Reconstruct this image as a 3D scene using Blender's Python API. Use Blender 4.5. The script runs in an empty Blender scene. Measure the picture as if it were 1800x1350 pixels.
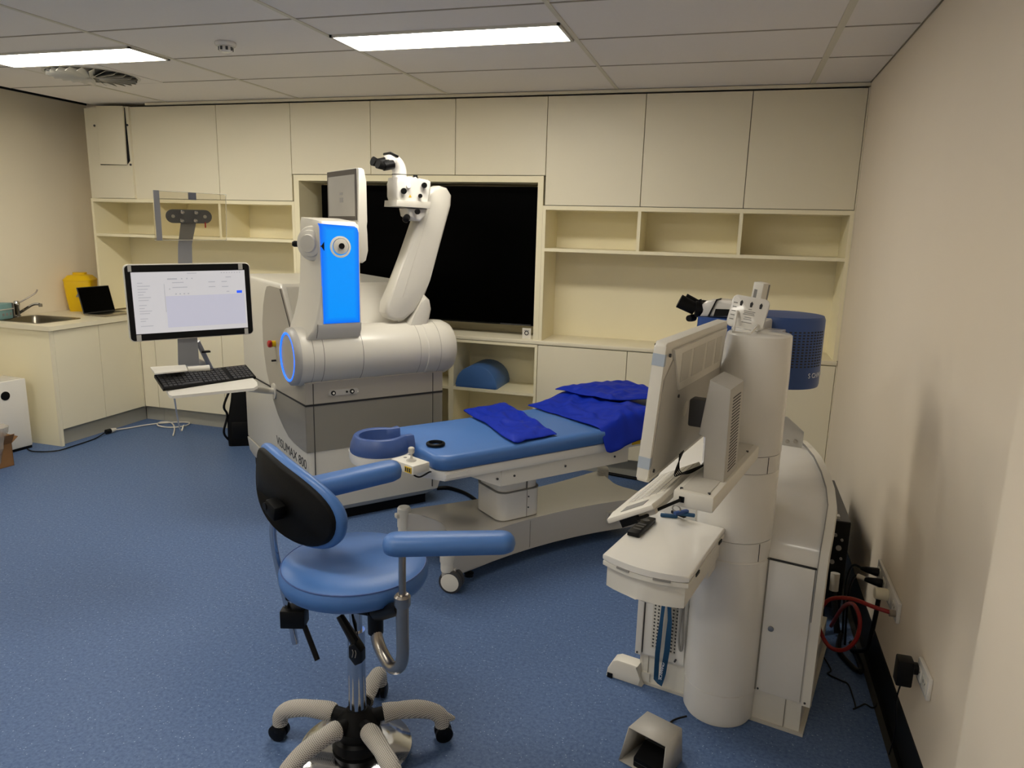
import bpy, bmesh, math, random
from mathutils import Vector, Matrix, noise
random.seed(4)
S = bpy.context.scene
COL = S.collection
PI = math.pi
# ------------------------------------------------------------------ camera model (also used to read places off the photo)
FPX, YAW, PITCH, ROLL, HC = 1282.1675, -.2872, -.2081, .0265, 1.737
CF = Vector((math.sin(YAW)*math.cos(PITCH), math.cos(YAW)*math.cos(PITCH), math.sin(PITCH)))
_r = Vector((math.cos(YAW), -math.sin(YAW), 0)); _u = _r.cross(CF)
CR = _r*math.cos(ROLL)+_u*math.sin(ROLL); CU = _u*math.cos(ROLL)-_r*math.sin(ROLL)
CC = Vector((0, 0, HC))
cam_d = bpy.data.cameras.new('camera'); cam = bpy.data.objects.new('camera', cam_d); COL.objects.link(cam)
cam_d.sensor_width = 36; cam_d.lens = FPX/1800*36; cam_d.clip_start = .02
cam.matrix_world = Matrix(((CR.x, CU.x, -CF.x, 0), (CR.y, CU.y, -CF.y, 0), (CR.z, CU.z, -CF.z, HC), (0, 0, 0, 1)))
S.camera = cam
def at(u, v, x=None, y=None, z=None, d=None):
    r = CF*FPX+CR*(u-900)-CU*(v-675)
    if x is not None: t = x/r.x
    elif y is not None: t = y/r.y
    elif z is not None: t = (z-HC)/r.z
    else: t = d/FPX
    return CC+r*t
class Fr:
    """a local frame on the floor: a runs along the compass heading, b to the left of it"""
    def __init__(s, ox, oy, ang):
        q = math.radians(ang); s.o = Vector((ox, oy, 0)); s.rz = PI/2-q
        s.e1 = Vector((math.sin(q), math.cos(q), 0)); s.e2 = Vector((-math.cos(q), math.sin(q), 0))
    def loc(s, p): q = p-s.o; return Vector((q.dot(s.e1), q.dot(s.e2), q.z))
    def wor(s, a, b, z): return s.o+s.e1*a+s.e2*b+Vector((0, 0, z))
    def at(s, u, v, a=None, b=None, z=None):
        if z is not None: return s.loc(at(u, v, z=z))
        r = CF*FPX+CR*(u-900)-CU*(v-675)
        n, k = (s.e1, a) if a is not None else (s.e2, b)
        t = (k-(CC-s.o).dot(n))/r.dot(n)
        return s.loc(CC+r*t)
# ------------------------------------------------------------------ materials
def lin(c):
    if isinstance(c, str):
        c = [int(c[i:i+2], 16)/255 for i in (0, 2, 4)]
    return [((x+.055)/1.055)**2.4 if x > .04045 else x/12.92 for x in c]+[1]
def mat(name, c, rough=.5, metal=0, spec=.5, var=.03, scale=30, bump=0, bscale=200, coat=0, emit=None, es=0, stretch=None, alpha=1, trans=0):
    m = bpy.data.materials.new(name); m.use_nodes = True
    nt = m.node_tree; b = nt.nodes['Principled BSDF']
    base = lin(c)
    tc = nt.nodes.new('ShaderNodeTexCoord'); vec = tc.outputs['Object']
    if stretch:
        mp = nt.nodes.new('ShaderNodeMapping'); mp.inputs['Scale'].default_value = stretch
        nt.links.new(vec, mp.inputs['Vector']); vec = mp.outputs['Vector']
    n = nt.nodes.new('ShaderNodeTexNoise'); n.inputs['Scale'].default_value = scale; n.inputs['Detail'].default_value = 3
    nt.links.new(vec, n.inputs['Vector'])
    mx = nt.nodes.new('ShaderNodeMix'); mx.data_type = 'RGBA'
    mx.inputs[6].default_value = [min(1, x*(1-var)) for x in base[:3]]+[1]
    mx.inputs[7].default_value = [min(1, x*(1+var)) for x in base[:3]]+[1]
    nt.links.new(n.outputs['Fac'], mx.inputs['Factor']); nt.links.new(mx.outputs[2], b.inputs['Base Color'])
    b.inputs['Roughness'].default_value = rough; b.inputs['Metallic'].default_value = metal
    b.inputs['Specular IOR Level'].default_value = spec; b.inputs['Coat Weight'].default_value = coat
    b.inputs['Coat Roughness'].default_value = .08
    b.inputs['Alpha'].default_value = alpha; b.inputs['Transmission Weight'].default_value = trans
    if bump:
        n2 = nt.nodes.new('ShaderNodeTexNoise'); n2.inputs['Scale'].default_value = bscale; n2.inputs['Detail'].default_value = 4
        nt.links.new(vec, n2.inputs['Vector'])
        bp = nt.nodes.new('ShaderNodeBump'); bp.inputs['Strength'].default_value = bump; bp.inputs['Distance'].default_value = .01
        nt.links.new(n2.outputs['Fac'], bp.inputs['Height']); nt.links.new(bp.outputs['Normal'], b.inputs['Normal'])
    if emit:
        b.inputs['Emission Color'].default_value = lin(emit); b.inputs['Emission Strength'].default_value = es
    return m
M = {}
M['wall'] = mat('wall_paint', 'ecdfca', .75, var=.015, scale=4, bump=.03, bscale=300)
M['wall_l'] = mat('wall_paint_left_brightened', 'f8eed6', .75, var=.015, scale=4, bump=.03, bscale=300)  # lighter copy of the wall paint, makes up for light missing on this wall
M['lam'] = mat('cream_laminate', 'ebe3c9', .42, var=.012, scale=6)
M['lam_in'] = mat('cream_laminate_inside', 'f5ecca', .5, var=.012, scale=6)
M['gap_shade'] = mat('shadow_gap', '8a8270', .8)  # dark tint that stands in for the shade between doors and at edges
M['kick'] = mat('kickboard_grey', 'a9a79b', .4, var=.04)
M['tile'] = mat('ceiling_tile', 'f0eae2', .9, var=.015, scale=60, bump=.05, bscale=500)
M['tbar'] = mat('ceiling_bar', 'd8d2bf', .5)
M['tbar_d'] = mat('ceiling_bar_thin', 'a29a8a', .6)
M['gap'] = mat('shadow_line', '0c0b0a', .9)
M['frame_w'] = mat('white_metal_trim', 'd9d5c8', .4)
M['light'] = mat('light_diffuser', 'ffffff', .5, emit='fff8ea', es=28)
M['light_r'] = mat('light_diffuser_dim', 'ffffff', .5, emit='fff8ea', es=22)
M['black'] = mat('black_plastic', '070708', .42, spec=.22)
M['blackm'] = mat('black_matte', '050505', .6, spec=.2, var=.1, bump=.04)
M['dgrey'] = mat('dark_grey_plastic', '3a3a3c', .45)
M['skirt'] = mat('black_vinyl_skirting', '08090b', .5)
M['white'] = mat('white_enamel', 'e2dfd8', .25, coat=.35, var=.01)
M['bezel'] = mat('screen_bezel', '4b4644', .35)
M['basew'] = mat('glossy_base_white', 'bfbab0', .12, coat=1, var=.01)
M['whitem'] = mat('white_plastic', 'dedacf', .42, var=.012)
M['lwhite'] = mat('laser_white', 'd0ccc1', .35, coat=.15, var=.01)
M['lgrey'] = mat('laser_warm_grey', 'a39d92', .35, metal=.0, coat=.15, var=.012)
M['lgrey_d'] = mat('laser_mid_grey', '858178', .35, coat=.15, var=.012)
M['seam'] = mat('dark_seam', '1d1d1f', .7)
M['seam_l'] = mat('light_seam', '87837a', .7)
M['rim'] = mat('cap_grey', 'aaa8a4', .4)
def glow_mat():
    m = mat('blue_glow_panel', '020a20', .35, spec=.3, emit='0a90ff', es=1.0); nt = m.node_tree; b = nt.nodes['Principled BSDF']
    tc = nt.nodes.new('ShaderNodeTexCoord'); sx = nt.nodes.new('ShaderNodeSeparateXYZ'); nt.links.new(tc.outputs['Object'], sx.inputs[0])
    fs = []
    for k, c, h in ((0, .197, .108), (2, 1.475, .27)):
        q = nt.nodes.new('ShaderNodeMath'); q.operation = 'SUBTRACT'; q.inputs[1].default_value = c; nt.links.new(sx.outputs[k], q.inputs[0])
        q2 = nt.nodes.new('ShaderNodeMath'); q2.operation = 'ABSOLUTE'; nt.links.new(q.outputs[0], q2.inputs[0])
        q3 = nt.nodes.new('ShaderNodeMapRange'); q3.inputs[1].default_value = h-.035; q3.inputs[2].default_value = h; nt.links.new(q2.outputs[0], q3.inputs[0]); fs.append(q3.outputs[0])
    mxx = nt.nodes.new('ShaderNodeMath'); mxx.operation = 'MAXIMUM'; nt.links.new(fs[0], mxx.inputs[0]); nt.links.new(fs[1], mxx.inputs[1])
    cr = nt.nodes.new('ShaderNodeValToRGB'); cr.color_ramp.elements[0].color = lin('0894fb'); cr.color_ramp.elements[1].color = lin('0d6cf4')
    nt.links.new(mxx.outputs[0], cr.inputs[0]); nt.links.new(cr.outputs[0], b.inputs['Emission Color'])
    return m
M['blue_e'] = glow_mat()
M['blue_r'] = mat('blue_glow_ring', '1450ff', .3, emit='1a6cff', es=1.6)
M['bluev'] = mat('blue_vinyl', '446fae', .42, var=.03, scale=12, bump=.035, bscale=90)
M['bluev2'] = mat('dark_blue_vinyl', '3a5590', .42, var=.03, scale=12, bump=.03, bscale=90)
M['gown'] = mat('royal_blue_cloth', '0026a2', .6, spec=.25, var=.04, scale=10, bump=.06, bscale=45)
M['bluep'] = mat('blue_plastic_cover', '2c4b86', .42, var=.02)
M['blued'] = mat('blue_drape', '2a4f96', .6, var=.1)
M['chrome'] = mat('chrome', 'c4c6ca', .08, metal=1, var=.01)
M['steel'] = mat('brushed_steel', 'a8a29a', .28, metal=1, var=.06, scale=60)
M['sinkst'] = mat('sink_steel', '8b8578', .3, metal=1, var=.05)
M['screen_w'] = mat('screen_white', '9a9a9a', .35, emit='e9e6ea', es=.5)
M['screen_l'] = mat('screen_lavender', '8a8a96', .35, emit='d9d8e8', es=.53)
M['screen_t'] = mat('screen_text_grey', '9a9aa0', .5, emit='b9b9c0', es=.4)
M['screen_b'] = mat('screen_button_blue', '1a4fe0', .4, emit='2454e8', es=.8)
M['scr_g'] = mat('screen_grey', '8f8a80', .7, spec=.1, emit='938f86', es=.28)
M['tv'] = mat('tv_glass', '010101', .3, spec=.03)
M['yellow'] = mat('yellow_plastic', 'f0c400', .4, var=.03)
M['yel_l'] = mat('yellow_label', 'd8b21a', .5)
M['red'] = mat('red_plastic', 'b01510', .4)
M['redhose'] = mat('red_rubber', '8c1512', .45)
M['card'] = mat('brown_cardboard', '86603a', .8, var=.06, scale=40)
M['teal'] = mat('teal_box', '7fa6a6', .6, var=.1, scale=25)
M['gs'] = mat('grey_steel_arm', '8b8c90', .4, metal=.3)
M['gsd'] = mat('slate_bracket', '5f6168', .5)
M['greyp'] = mat('grey_panel', 'b4b1aa', .45)
M['greyl'] = mat('light_grey_plastic', 'c9c5bb', .5)
M['tape'] = mat('pale_blue_tape', 'aeb9c6', .5)
M['lany'] = mat('teal_blue_lanyard', '0a4065', .6, var=.1)
M['ink'] = mat('dark_ink', '2a2a2c', .7)
M['ink_l'] = mat('grey_ink', '8c8a86', .7)
M['inkw'] = mat('white_ink', 'dfe4ee', .6)
M['cable_w'] = mat('white_cable', 'ddd8cc', .5)
M['sleeve'] = None
def glass(name, c, rough=0, ior=1.45, al=.12):
    m = bpy.data.materials.new(name); m.use_nodes = True; nt = m.node_tree; out = nt.nodes['Material Output']
    nt.nodes.remove(nt.nodes['Principled BSDF'])
    t = nt.nodes.new('ShaderNodeBsdfTransparent'); g = nt.nodes.new('ShaderNodeBsdfGlossy'); g.inputs['Roughness'].default_value = rough
    t.inputs['Color'].default_value = lin(c)
    lw = nt.nodes.new('ShaderNodeLayerWeight'); lw.inputs['Blend'].default_value = .25
    ml = nt.nodes.new('ShaderNodeMath'); ml.operation = 'MULTIPLY'; ml.inputs[1].default_value = al*3
    nt.links.new(lw.outputs['Fresnel'], ml.inputs[0])
    mx = nt.nodes.new('ShaderNodeMixShader'); nt.links.new(ml.outputs[0], mx.inputs[0]); nt.links.new(t.outputs[0], mx.inputs[1]); nt.links.new(g.outputs[0], mx.inputs[2])
    nt.links.new(mx.outputs[0], out.inputs['Surface'])
    return m
M['acryl'] = glass('clear_acrylic', 'f4f2ec')
M['acryl_e'] = mat('acrylic_edge', 'efebdc', .3, alpha=.45)
M['bag'] = mat('clear_plastic_bag', 'c8c0b4', .2, alpha=.45, var=.2, scale=14, bump=.6, bscale=20)
def floor_mat():
    m = bpy.data.materials.new('blue_speckled_vinyl'); m.use_nodes = True; nt = m.node_tree; b = nt.nodes['Principled BSDF']
    tc = nt.nodes.new('ShaderNodeTexCoord')
    n = nt.nodes.new('ShaderNodeTexNoise'); n.inputs['Scale'].default_value = 75; n.inputs['Detail'].default_value = 5; n.inputs['Roughness'].default_value = .7
    nt.links.new(tc.outputs['Object'], n.inputs['Vector'])
    r = nt.nodes.new('ShaderNodeValToRGB'); r.color_ramp.elements[0].position = .35; r.color_ramp.elements[1].position = .68
    r.color_ramp.elements[0].color = lin('435a83'); r.color_ramp.elements[1].color = lin('61799f')
    nt.links.new(n.outputs['Fac'], r.inputs[0])
    v = nt.nodes.new('ShaderNodeTexVoronoi'); v.inputs['Scale'].default_value = 70
    nt.links.new(tc.outputs['Object'], v.inputs['Vector'])
    r2 = nt.nodes.new('ShaderNodeValToRGB'); r2.color_ramp.elements[0].position = .1; r2.color_ramp.elements[1].position = .17
    r2.color_ramp.elements[0].color = (1, 1, 1, 1); r2.color_ramp.elements[1].color = (0, 0, 0, 1)
    nt.links.new(v.outputs['Distance'], r2.inputs[0])
    sp = nt.nodes.new('ShaderNodeSeparateColor'); nt.links.new(v.outputs['Color'], sp.inputs[0])
    gt = nt.nodes.new('ShaderNodeMath'); gt.operation = 'GREATER_THAN'; gt.inputs[1].default_value = .6; nt.links.new(sp.outputs[0], gt.inputs[0])
    mu = nt.nodes.new('ShaderNodeMath'); mu.operation = 'MULTIPLY'; nt.links.new(gt.outputs[0], mu.inputs[0]); nt.links.new(r2.outputs[0], mu.inputs[1])
    mu2 = nt.nodes.new('ShaderNodeMath'); mu2.operation = 'MULTIPLY'; mu2.inputs[1].default_value = .85; nt.links.new(mu.outputs[0], mu2.inputs[0])
    mx = nt.nodes.new('ShaderNodeMix'); mx.data_type = 'RGBA'; mx.inputs[7].default_value = lin('a2b6d4')
    nt.links.new(mu2.outputs[0], mx.inputs['Factor']); nt.links.new(r.outputs[0], mx.inputs[6]); nt.links.new(mx.outputs[2], b.inputs['Base Color'])
    b.inputs['Roughness'].default_value = .5; b.inputs['Specular IOR Level'].default_value = .3
    bp = nt.nodes.new('ShaderNodeBump'); bp.inputs['Strength'].default_value = .08; bp.inputs['Distance'].default_value = .004
    nt.links.new(n.outputs['Fac'], bp.inputs['Height']); nt.links.new(bp.outputs['Normal'], b.inputs['Normal'])
    return m
M['floor'] = floor_mat()
def net_mat():
    m = mat('white_net_sleeve', 'b9b4ab', .8, var=.1); nt = m.node_tree; b = nt.nodes['Principled BSDF']
    tc = nt.nodes.new('ShaderNodeTexCoord'); outs = []
    for sg in (1, -1):
        w = nt.nodes.new('ShaderNodeTexWave'); w.inputs['Scale'].default_value = 75; w.wave_type = 'BANDS'; w.bands_direction = 'DIAGONAL'
        mp = nt.nodes.new('ShaderNodeMapping'); mp.inputs['Scale'].default_value = (1, sg, sg)
        nt.links.new(tc.outputs['Object'], mp.inputs['Vector']); nt.links.new(mp.outputs['Vector'], w.inputs['Vector']); outs.append(w.outputs['Fac'])
    mn = nt.nodes.new('ShaderNodeMath'); mn.operation = 'MAXIMUM'; nt.links.new(outs[0], mn.inputs[0]); nt.links.new(outs[1], mn.inputs[1])
    r = nt.nodes.new('ShaderNodeValToRGB'); r.color_ramp.elements[0].position = .45; r.color_ramp.elements[1].position = .75
    r.color_ramp.elements[0].color = lin('6f6a64'); r.color_ramp.elements[1].color = lin('c9c4bb')
    nt.links.new(mn.outputs[0], r.inputs[0]); nt.links.new(r.outputs[0], b.inputs['Base Color'])
    bp = nt.nodes.new('ShaderNodeBump'); bp.inputs['Strength'].default_value = .5; bp.inputs['Distance'].default_value = .003
    nt.links.new(mn.outputs[0], bp.inputs['Height']); nt.links.new(bp.outputs['Normal'], b.inputs['Normal'])
    return m
M['sleeve'] = net_mat()
def grid_mat(name, base, dot, scale):
    m = mat(name, base, .45); nt = m.node_tree; b = nt.nodes['Principled BSDF']
    tc = nt.nodes.new('ShaderNodeTexCoord')
    mp = nt.nodes.new('ShaderNodeMapping'); mp.inputs['Scale'].default_value = (scale, scale, scale); nt.links.new(tc.outputs['Object'], mp.inputs['Vector'])
    fr = nt.nodes.new('ShaderNodeVectorMath'); fr.operation = 'FRACTION'; nt.links.new(mp.outputs['Vector'], fr.inputs[0])
    sb = nt.nodes.new('ShaderNodeVectorMath'); sb.operation = 'SUBTRACT'; sb.inputs[1].default_value = (.5, .5, .5); nt.links.new(fr.outputs[0], sb.inputs[0])
    sx = nt.nodes.new('ShaderNodeSeparateXYZ'); nt.links.new(sb.outputs[0], sx.inputs[0])
    mm = nt.nodes.new('ShaderNodeVectorMath'); mm.operation = 'LENGTH'
    cx = nt.nodes.new('ShaderNodeCombineXYZ'); nt.links.new(sx.outputs[0], cx.inputs[0]); nt.links.new(sx.outputs[2], cx.inputs[2]); nt.links.new(cx.outputs[0], mm.inputs[0])
    r = nt.nodes.new('ShaderNodeMath'); r.operation = 'LESS_THAN'; r.inputs[1].default_value = .27; nt.links.new(mm.outputs['Value'], r.inputs[0])
    mx = nt.nodes.new('ShaderNodeMix'); mx.data_type = 'RGBA'; mx.inputs[6].default_value = lin(base); mx.inputs[7].default_value = lin(dot)
    nt.links.new(r.outputs[0], mx.inputs['Factor']); nt.links.new(mx.outputs[2], b.inputs['Base Color'])
    return m
M['perf'] = grid_mat('perforated_panel', 'cfcbc0', '3c3a36', 70)
# ------------------------------------------------------------------ mesh builder
class MB:
    def __init__(s): s.bm = bmesh.new()
    def box(s, x0, x1, y0, y1, z0, z1, bev=0, seg=2, mx=None):
        r = bmesh.ops.create_cube(s.bm, size=1); vs = r['verts']
        for v in vs:
            v.co = Vector((x0+(v.co.x+.5)*(x1-x0), y0+(v.co.y+.5)*(y1-y0), z0+(v.co.z+.5)*(z1-z0)))
        if bev:
            es = list({e for v in vs for e in v.link_edges})
            rr = bmesh.ops.bevel(s.bm, geom=es, offset=bev, segments=seg, affect='EDGES', profile=.5, clamp_overlap=True)
            vs = list({v for f in rr['faces'] for v in f.verts} | {v for v in vs if v.is_valid})
        if mx is not None:
            allv = set(vs)
            for v in list(allv):
                for e in v.link_edges: allv.add(e.other_vert(v))
            for v in allv: v.co = mx @ v.co
        return s
    def loft(s, rings, cap=True, closed=True):
        rv = [[s.bm.verts.new(p) for p in r] for r in rings]
        n = len(rv[0])
        for i in range(len(rv)-1):
            for j in range(n if closed else n-1):
                k = (j+1) % n
                s.bm.faces.new((rv[i][j], rv[i][k], rv[i+1][k], rv[i+1][j]))
        if cap:
            s.bm.faces.new(rv[0][::-1]); s.bm.faces.new(rv[-1])
        return s
    def cyl(s, p0, p1, r0, r1=None, n=28, cap=True):
        p0, p1 = Vector(p0), Vector(p1); r1 = r0 if r1 is None else r1
        d = (p1-p0).normalized(); a = d.orthogonal().normalized(); b = d.cross(a)
        ring = lambda p, r: [p+(a*math.cos(2*PI*i/n)+b*math.sin(2*PI*i/n))*r for i in range(n)]
        return s.loft([ring(p0, r0), ring(p1, r1)], cap)
    def lathe(s, prof, c=(0, 0, 0), ax=(0, 0, 1), n=32, cap=True):
        c = Vector(c); d = Vector(ax).normalized(); a = d.orthogonal().normalized(); b = d.cross(a)
        return s.loft([[c+d*h+(a*math.cos(2*PI*i/n)+b*math.sin(2*PI*i/n))*max(r, 1e-4) for i in range(n)] for r, h in prof], cap)
    def ring(s, c, ax, R, r, n=40, m=10):
        c = Vector(c); d = Vector(ax).normalized(); a = d.orthogonal().normalized(); b = d.cross(a)
        rs = []
        for i in range(n):
            q = a*math.cos(2*PI*i/n)+b*math.sin(2*PI*i/n)
            rs.append([c+q*(R+r*math.cos(2*PI*j/m))+d*(r*math.sin(2*PI*j/m)) for j in range(m)])
        rs.append(rs[0]); s.loft(rs, False)
        bmesh.ops.remove_doubles(s.bm, verts=s.bm.verts, dist=1e-6)
        return s
    def tube(s, pts, r, n=10, sub=6, cap=True, flat=None):
        P = [Vector(p) for p in pts]
        if sub > 1 and len(P) > 2:
            Q = []
            for i in range(len(P)-1):
                p0, p1, p2, p3 = P[max(i-1, 0)], P[i], P[i+1], P[min(i+2, len(P)-1)]
                for k in range(sub):
                    t = k/sub
                    Q.append(.5*((2*p1)+(p2-p0)*t+(2*p0-5*p1+4*p2-p3)*t*t+(3*p1-p0-3*p2+p3)*t**3))
            Q.append(P[-1]); P = Q
        a = None; rs = []
        for i, p in enumerate(P):
            d = (P[min(i+1, len(P)-1)]-P[max(i-1, 0)]).normalized()
            a = d.orthogonal().normalized() if a is None else (a-d*a.dot(d)).normalized()
            b = d.cross(a); rr = r(i/(len(P)-1)) if callable(r) else r
            rs.append([p+(a*math.cos(2*PI*j/n)+b*math.sin(2*PI*j/n))*rr for j in range(n)])
        return s.loft(rs, cap)
    def prism(s, poly, fn, d0, d1, bev=0, seg=2):
        A = [s.bm.verts.new(fn(u, v, d0)) for u, v in poly]; B = [s.bm.verts.new(fn(u, v, d1)) for u, v in poly]
        n = len(poly); fs = []
        fs.append(s.bm.faces.new(A[::-1])); fs.append(s.bm.faces.new(B))
        for i in range(n): fs.append(s.bm.faces.new((A[i], A[(i+1) % n], B[(i+1) % n], B[i])))
        if bev:
            es = list({e for f in fs[:2] for e in f.edges})
            bmesh.ops.bevel(s.bm, geom=es, offset=bev, segments=seg, affect='EDGES', profile=.5, clamp_overlap=True)
        return s
    def quad(s, *p):
        s.bm.faces.new([s.bm.verts.new(Vector(q)) for q in p]); return s
    def ball(s, c, r, sc=(1, 1, 1), n=16):
        rr = bmesh.ops.create_uvsphere(s.bm, u_segments=n, v_segments=n//2+2, radius=r)
        for v in rr['verts']: v.co = Vector((v.co.x*sc[0], v.co.y*sc[1], v.co.z*sc[2]))+Vector(c)
        return s
    def build(s, name, m, parent=None, smooth=35, label=None, solid=0, sub=0):
        bmesh.ops.recalc_face_normals(s.bm, faces=s.bm.faces)
        me = bpy.data.meshes.new(name)
        for f in s.bm.faces: f.smooth = True
        s.bm.to_mesh(me); s.bm.free()
        me.set_sharp_from_angle(angle=math.radians(smooth))
        me.materials.append(M[m] if isinstance(m, str) else m)
        o = bpy.data.objects.new(name, me); COL.objects.link(o)
        if parent: o.parent = parent
        if solid:
            q = o.modifiers.new('thick', 'SOLIDIFY'); q.thickness = solid; q.offset = 0
        if sub:
            q = o.modifiers.new('sub', 'SUBSURF'); q.levels = sub; q.render_levels = sub
        if label: o['label'] = label
        return o
def thing(name, label, cat, loc=(0, 0, 0), rz=0, group=None, rot=None):
    o = bpy.data.objects.new(name, None); COL.objects.link(o); o.empty_display_size = .05
    o.location = loc; o.rotation_euler = rot or (0, 0, rz); o['label'] = label; o['category'] = cat
    if group: o['group'] = group
    return o
def tag(o, label, cat, group=None):
    o['label'] = label; o['category'] = cat
    if group: o['group'] = group
    return o
def struct(o): o['kind'] = 'structure'; return o
def rrect(w, h, r, n=5):
    """rounded rectangle outline centred on 0"""
    p = []
    for cx, cy, a0 in ((w/2-r, h/2-r, 0), (-w/2+r, h/2-r, 90), (-w/2+r, -h/2+r, 180), (w/2-r, -h/2+r, 270)):
        for i in range(n+1):
            q = math.radians(a0+90*i/n); p.append((cx+r*math.cos(q), cy+r*math.sin(q)))
    return p
def ell(a, b, n=36, p=2.0):
    o = []
    for i in range(n):
        t = 2*PI*i/n; c, s_ = math.cos(t), math.sin(t)
        o.append((a*math.copysign(abs(c)**(2/p), c), b*math.copysign(abs(s_)**(2/p), s_)))
    return o
def text(name, s, size, m, parent, mx, label=None, ext=.0006):
    cu = bpy.data.curves.new(name, 'FONT'); cu.body = s; cu.size = size; cu.extrude = ext
    o = bpy.data.objects.new(name+'_src', cu); COL.objects.link(o)
    bpy.context.view_layer.update()
    me = bpy.data.meshes.new_from_object(o.evaluated_get(bpy.context.evaluated_depsgraph_get()))
    bpy.data.objects.remove(o)
    t = bpy.data.objects.new(name, me); COL.objects.link(t); me.materials.clear(); me.materials.append(M[m])
    t.parent = parent; t.matrix_local = mx
    if label: t['label'] = label
    return t
def basis(o, x, y, z):
    o, x, y, z = map(Vector, (o, x, y, z))
    return Matrix(((x.x, y.x, z.x, o.x), (x.y, y.y, z.y, o.y), (x.z, y.z, z.z, o.z), (0, 0, 0, 1)))
XZ = lambda u, v, w: Vector((u, w, v))      # profile in x-z, extruded along y
YZ = lambda u, v, w: Vector((w, u, v))      # profile in y-z, extruded along x
XY = lambda u, v, w: Vector((u, v, w))

# ================================================================== THE ROOM
CZ = 2.662; YB = 5.078; YW = 5.46; XR = .70; XL = -5.63
struct(MB().box(XL-.1, XR+.1, -2.6, YW+.1, -.08, 0).build('floor', 'floor'))
struct(MB().box(XL-.1, XL, -2.6, YW+.1, 0, 2.80).build('wall_left', 'wall_l'))
struct(MB().box(XL, XR, YW, YW+.1, 0, 2.80).build('wall_back', 'wall'))
struct(MB().box(XR, XR+.12, 1.6, YW+.1, 0, 2.80).build('wall_right', 'wall'))
struct(MB().box(.55, XR+.12, -2.6, 1.6, 0, CZ).build('wall_right', 'wall'))
struct(MB().box(XL-.1, XR+.12, -2.7, -2.6, 0, 2.80).build('wall_rear', 'wall'))
# ceiling: tile slab, bars, stepped shadow gap along the left wall
struct(MB().box(-5.2, XR-.003, -2.6, YW, CZ, CZ+.06).build('ceiling', 'tile'))
struct(MB().box(XL-.1, -5.1, -2.6, YW+.1, 2.765, 2.82).build('ceiling', 'kick'))
struct(MB().box(XL, XL+.012, -2.6, YW, 2.72, 2.766).build('shade_strip_left', 'gap'))  # black strip painted in for the shade inside the ceiling gap
struct(MB().box(XR-.02, XR+.12, -2.6, YW+.1, CZ+.06, 2.82).build('trim_1', 'gap'))
b = MB()
for k in range(-1, 4): b.box(-3.231+1.2*k-(.016 if k == 3 else .011), -3.231+1.2*k+(.016 if k == 3 else .011), -2.6, YB, CZ-.004, CZ+.001)
struct(b.build('trim_2', 'tbar'))
b = MB()
for k in range(1, 14):
    y = 4.382-.6*(k-1)
    b.box(-5.2, XR-.012, y-.006, y+.006, CZ-.0025, CZ+.001)
struct(b.build('trim_3', 'tbar_d'))
struct(MB().box(XR-.007, XR-.001, 1.6, YB, CZ-.004, CZ+.001).build('shade_strip_right', 'gap_shade'))  # thin tinted strip in place of the shadow line along the right wall
struct(MB().box(-4.63, XR-.001, YB-.008, YB+.02, CZ-.022, CZ-.004).build('trim_5', 'lam'))
struct(MB().box(.691, XR-.0005, YB+.001, YB+.03, .96, CZ-.03).build('trim_6', 'lam'))
struct(MB().box(.693, XR-.0005, YB+.001, YB+.03, 0, .927).build('trim_6', 'lam'))
# skirting on the right wall (coved black vinyl)
struct(MB().prism([(XR-.012, .002), (XR-.003, .125), (XR+.001, .125), (XR+.001, 0), (XR-.05, 0), (XR-.03, .008)], XZ, 1.6, YB).build('baseboard_right', 'skirt'))
struct(MB().prism([(.542, .0), (.542, .12), (.551, .125), (.551, 0)], XZ, -2.5, 1.6).build('baseboard_right', 'skirt'))

# ------------------------------------------------------------------ ceiling fittings
def ceiling_light(x0, x1, y0, y1, label, m='light'):
    t = thing('ceiling_light', label, 'light', ((x0+x1)/2, (y0+y1)/2, CZ), group='flat ceiling light panels')
    w, d = (x1-x0)/2, (y1-y0)/2
    f = MB()
    for a in (-1, 1):
        f.box(a*w-.014 if a > 0 else a*w, a*w if a > 0 else a*w+.014, -d, d, -.012, .0)
        f.box(-w, w, a*d-.014 if a > 0 else a*d, a*d if a > 0 else a*d+.014, -.012, .0)
    f.build('frame', 'frame_w', t)
    MB().box(-w+.014, w-.014, -d+.014, d-.014, -.007, -.001).build('diffuser', m, t)
    return t
ceiling_light(-2.02, -.845, 3.47, 3.775, 'long bright ceiling light panel above the big laser, nearer the right wall')
ceiling_light(-4.42, -3.245, 3.47, 3.775, 'bright ceiling light panel above the sink end, cut off by the left photo edge')
for i, (x, y) in enumerate([(-1.43, 1.22), (-3.83, 1.22), (-1.43, -1.2), (-3.83, -1.2)]):  # unseen panels, added to light the room from behind the camera
    ceiling_light(x-.587, x+.587, y-.152, y+.152, 'added unseen ceiling light panel behind the camera, ' + ['right near', 'left near', 'right far', 'left far'][i] + ' of four', 'light_r')
t = thing('smoke_detector', 'small white round smoke detector on the ceiling between the light panels', 'smoke detector', (-2.651, 3.5, CZ))
MB().lathe([(.052, 0), (.055, -.008), (.05, -.02), (.044, -.022)], n=32).build('base', 'white', t)
MB().lathe([(.034, -.022), (.036, -.04), (.028, -.05), (.01, -.054)], n=24).build('sensor_head', 'white', t)
b = MB()
for i in range(8):
    a = 2*PI*i/8
    b.box(-.006, .006, -.002, .002, -.043, -.026, mx=Matrix.Translation((.036*math.cos(a), .036*math.sin(a), 0)) @ Matrix.Rotation(a+PI/2, 4, 'Z'))
b.build('sensing_slot', 'dgrey', t)
t = thing('ceiling_vent', 'round white swirl air diffuser in the ceiling behind the left light panel', 'vent', (-4.13, 4.08, CZ))
MB().box(-.297, .297, -.297, .297, -.004, -.0005).build('plate', 'tile', t)
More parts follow.
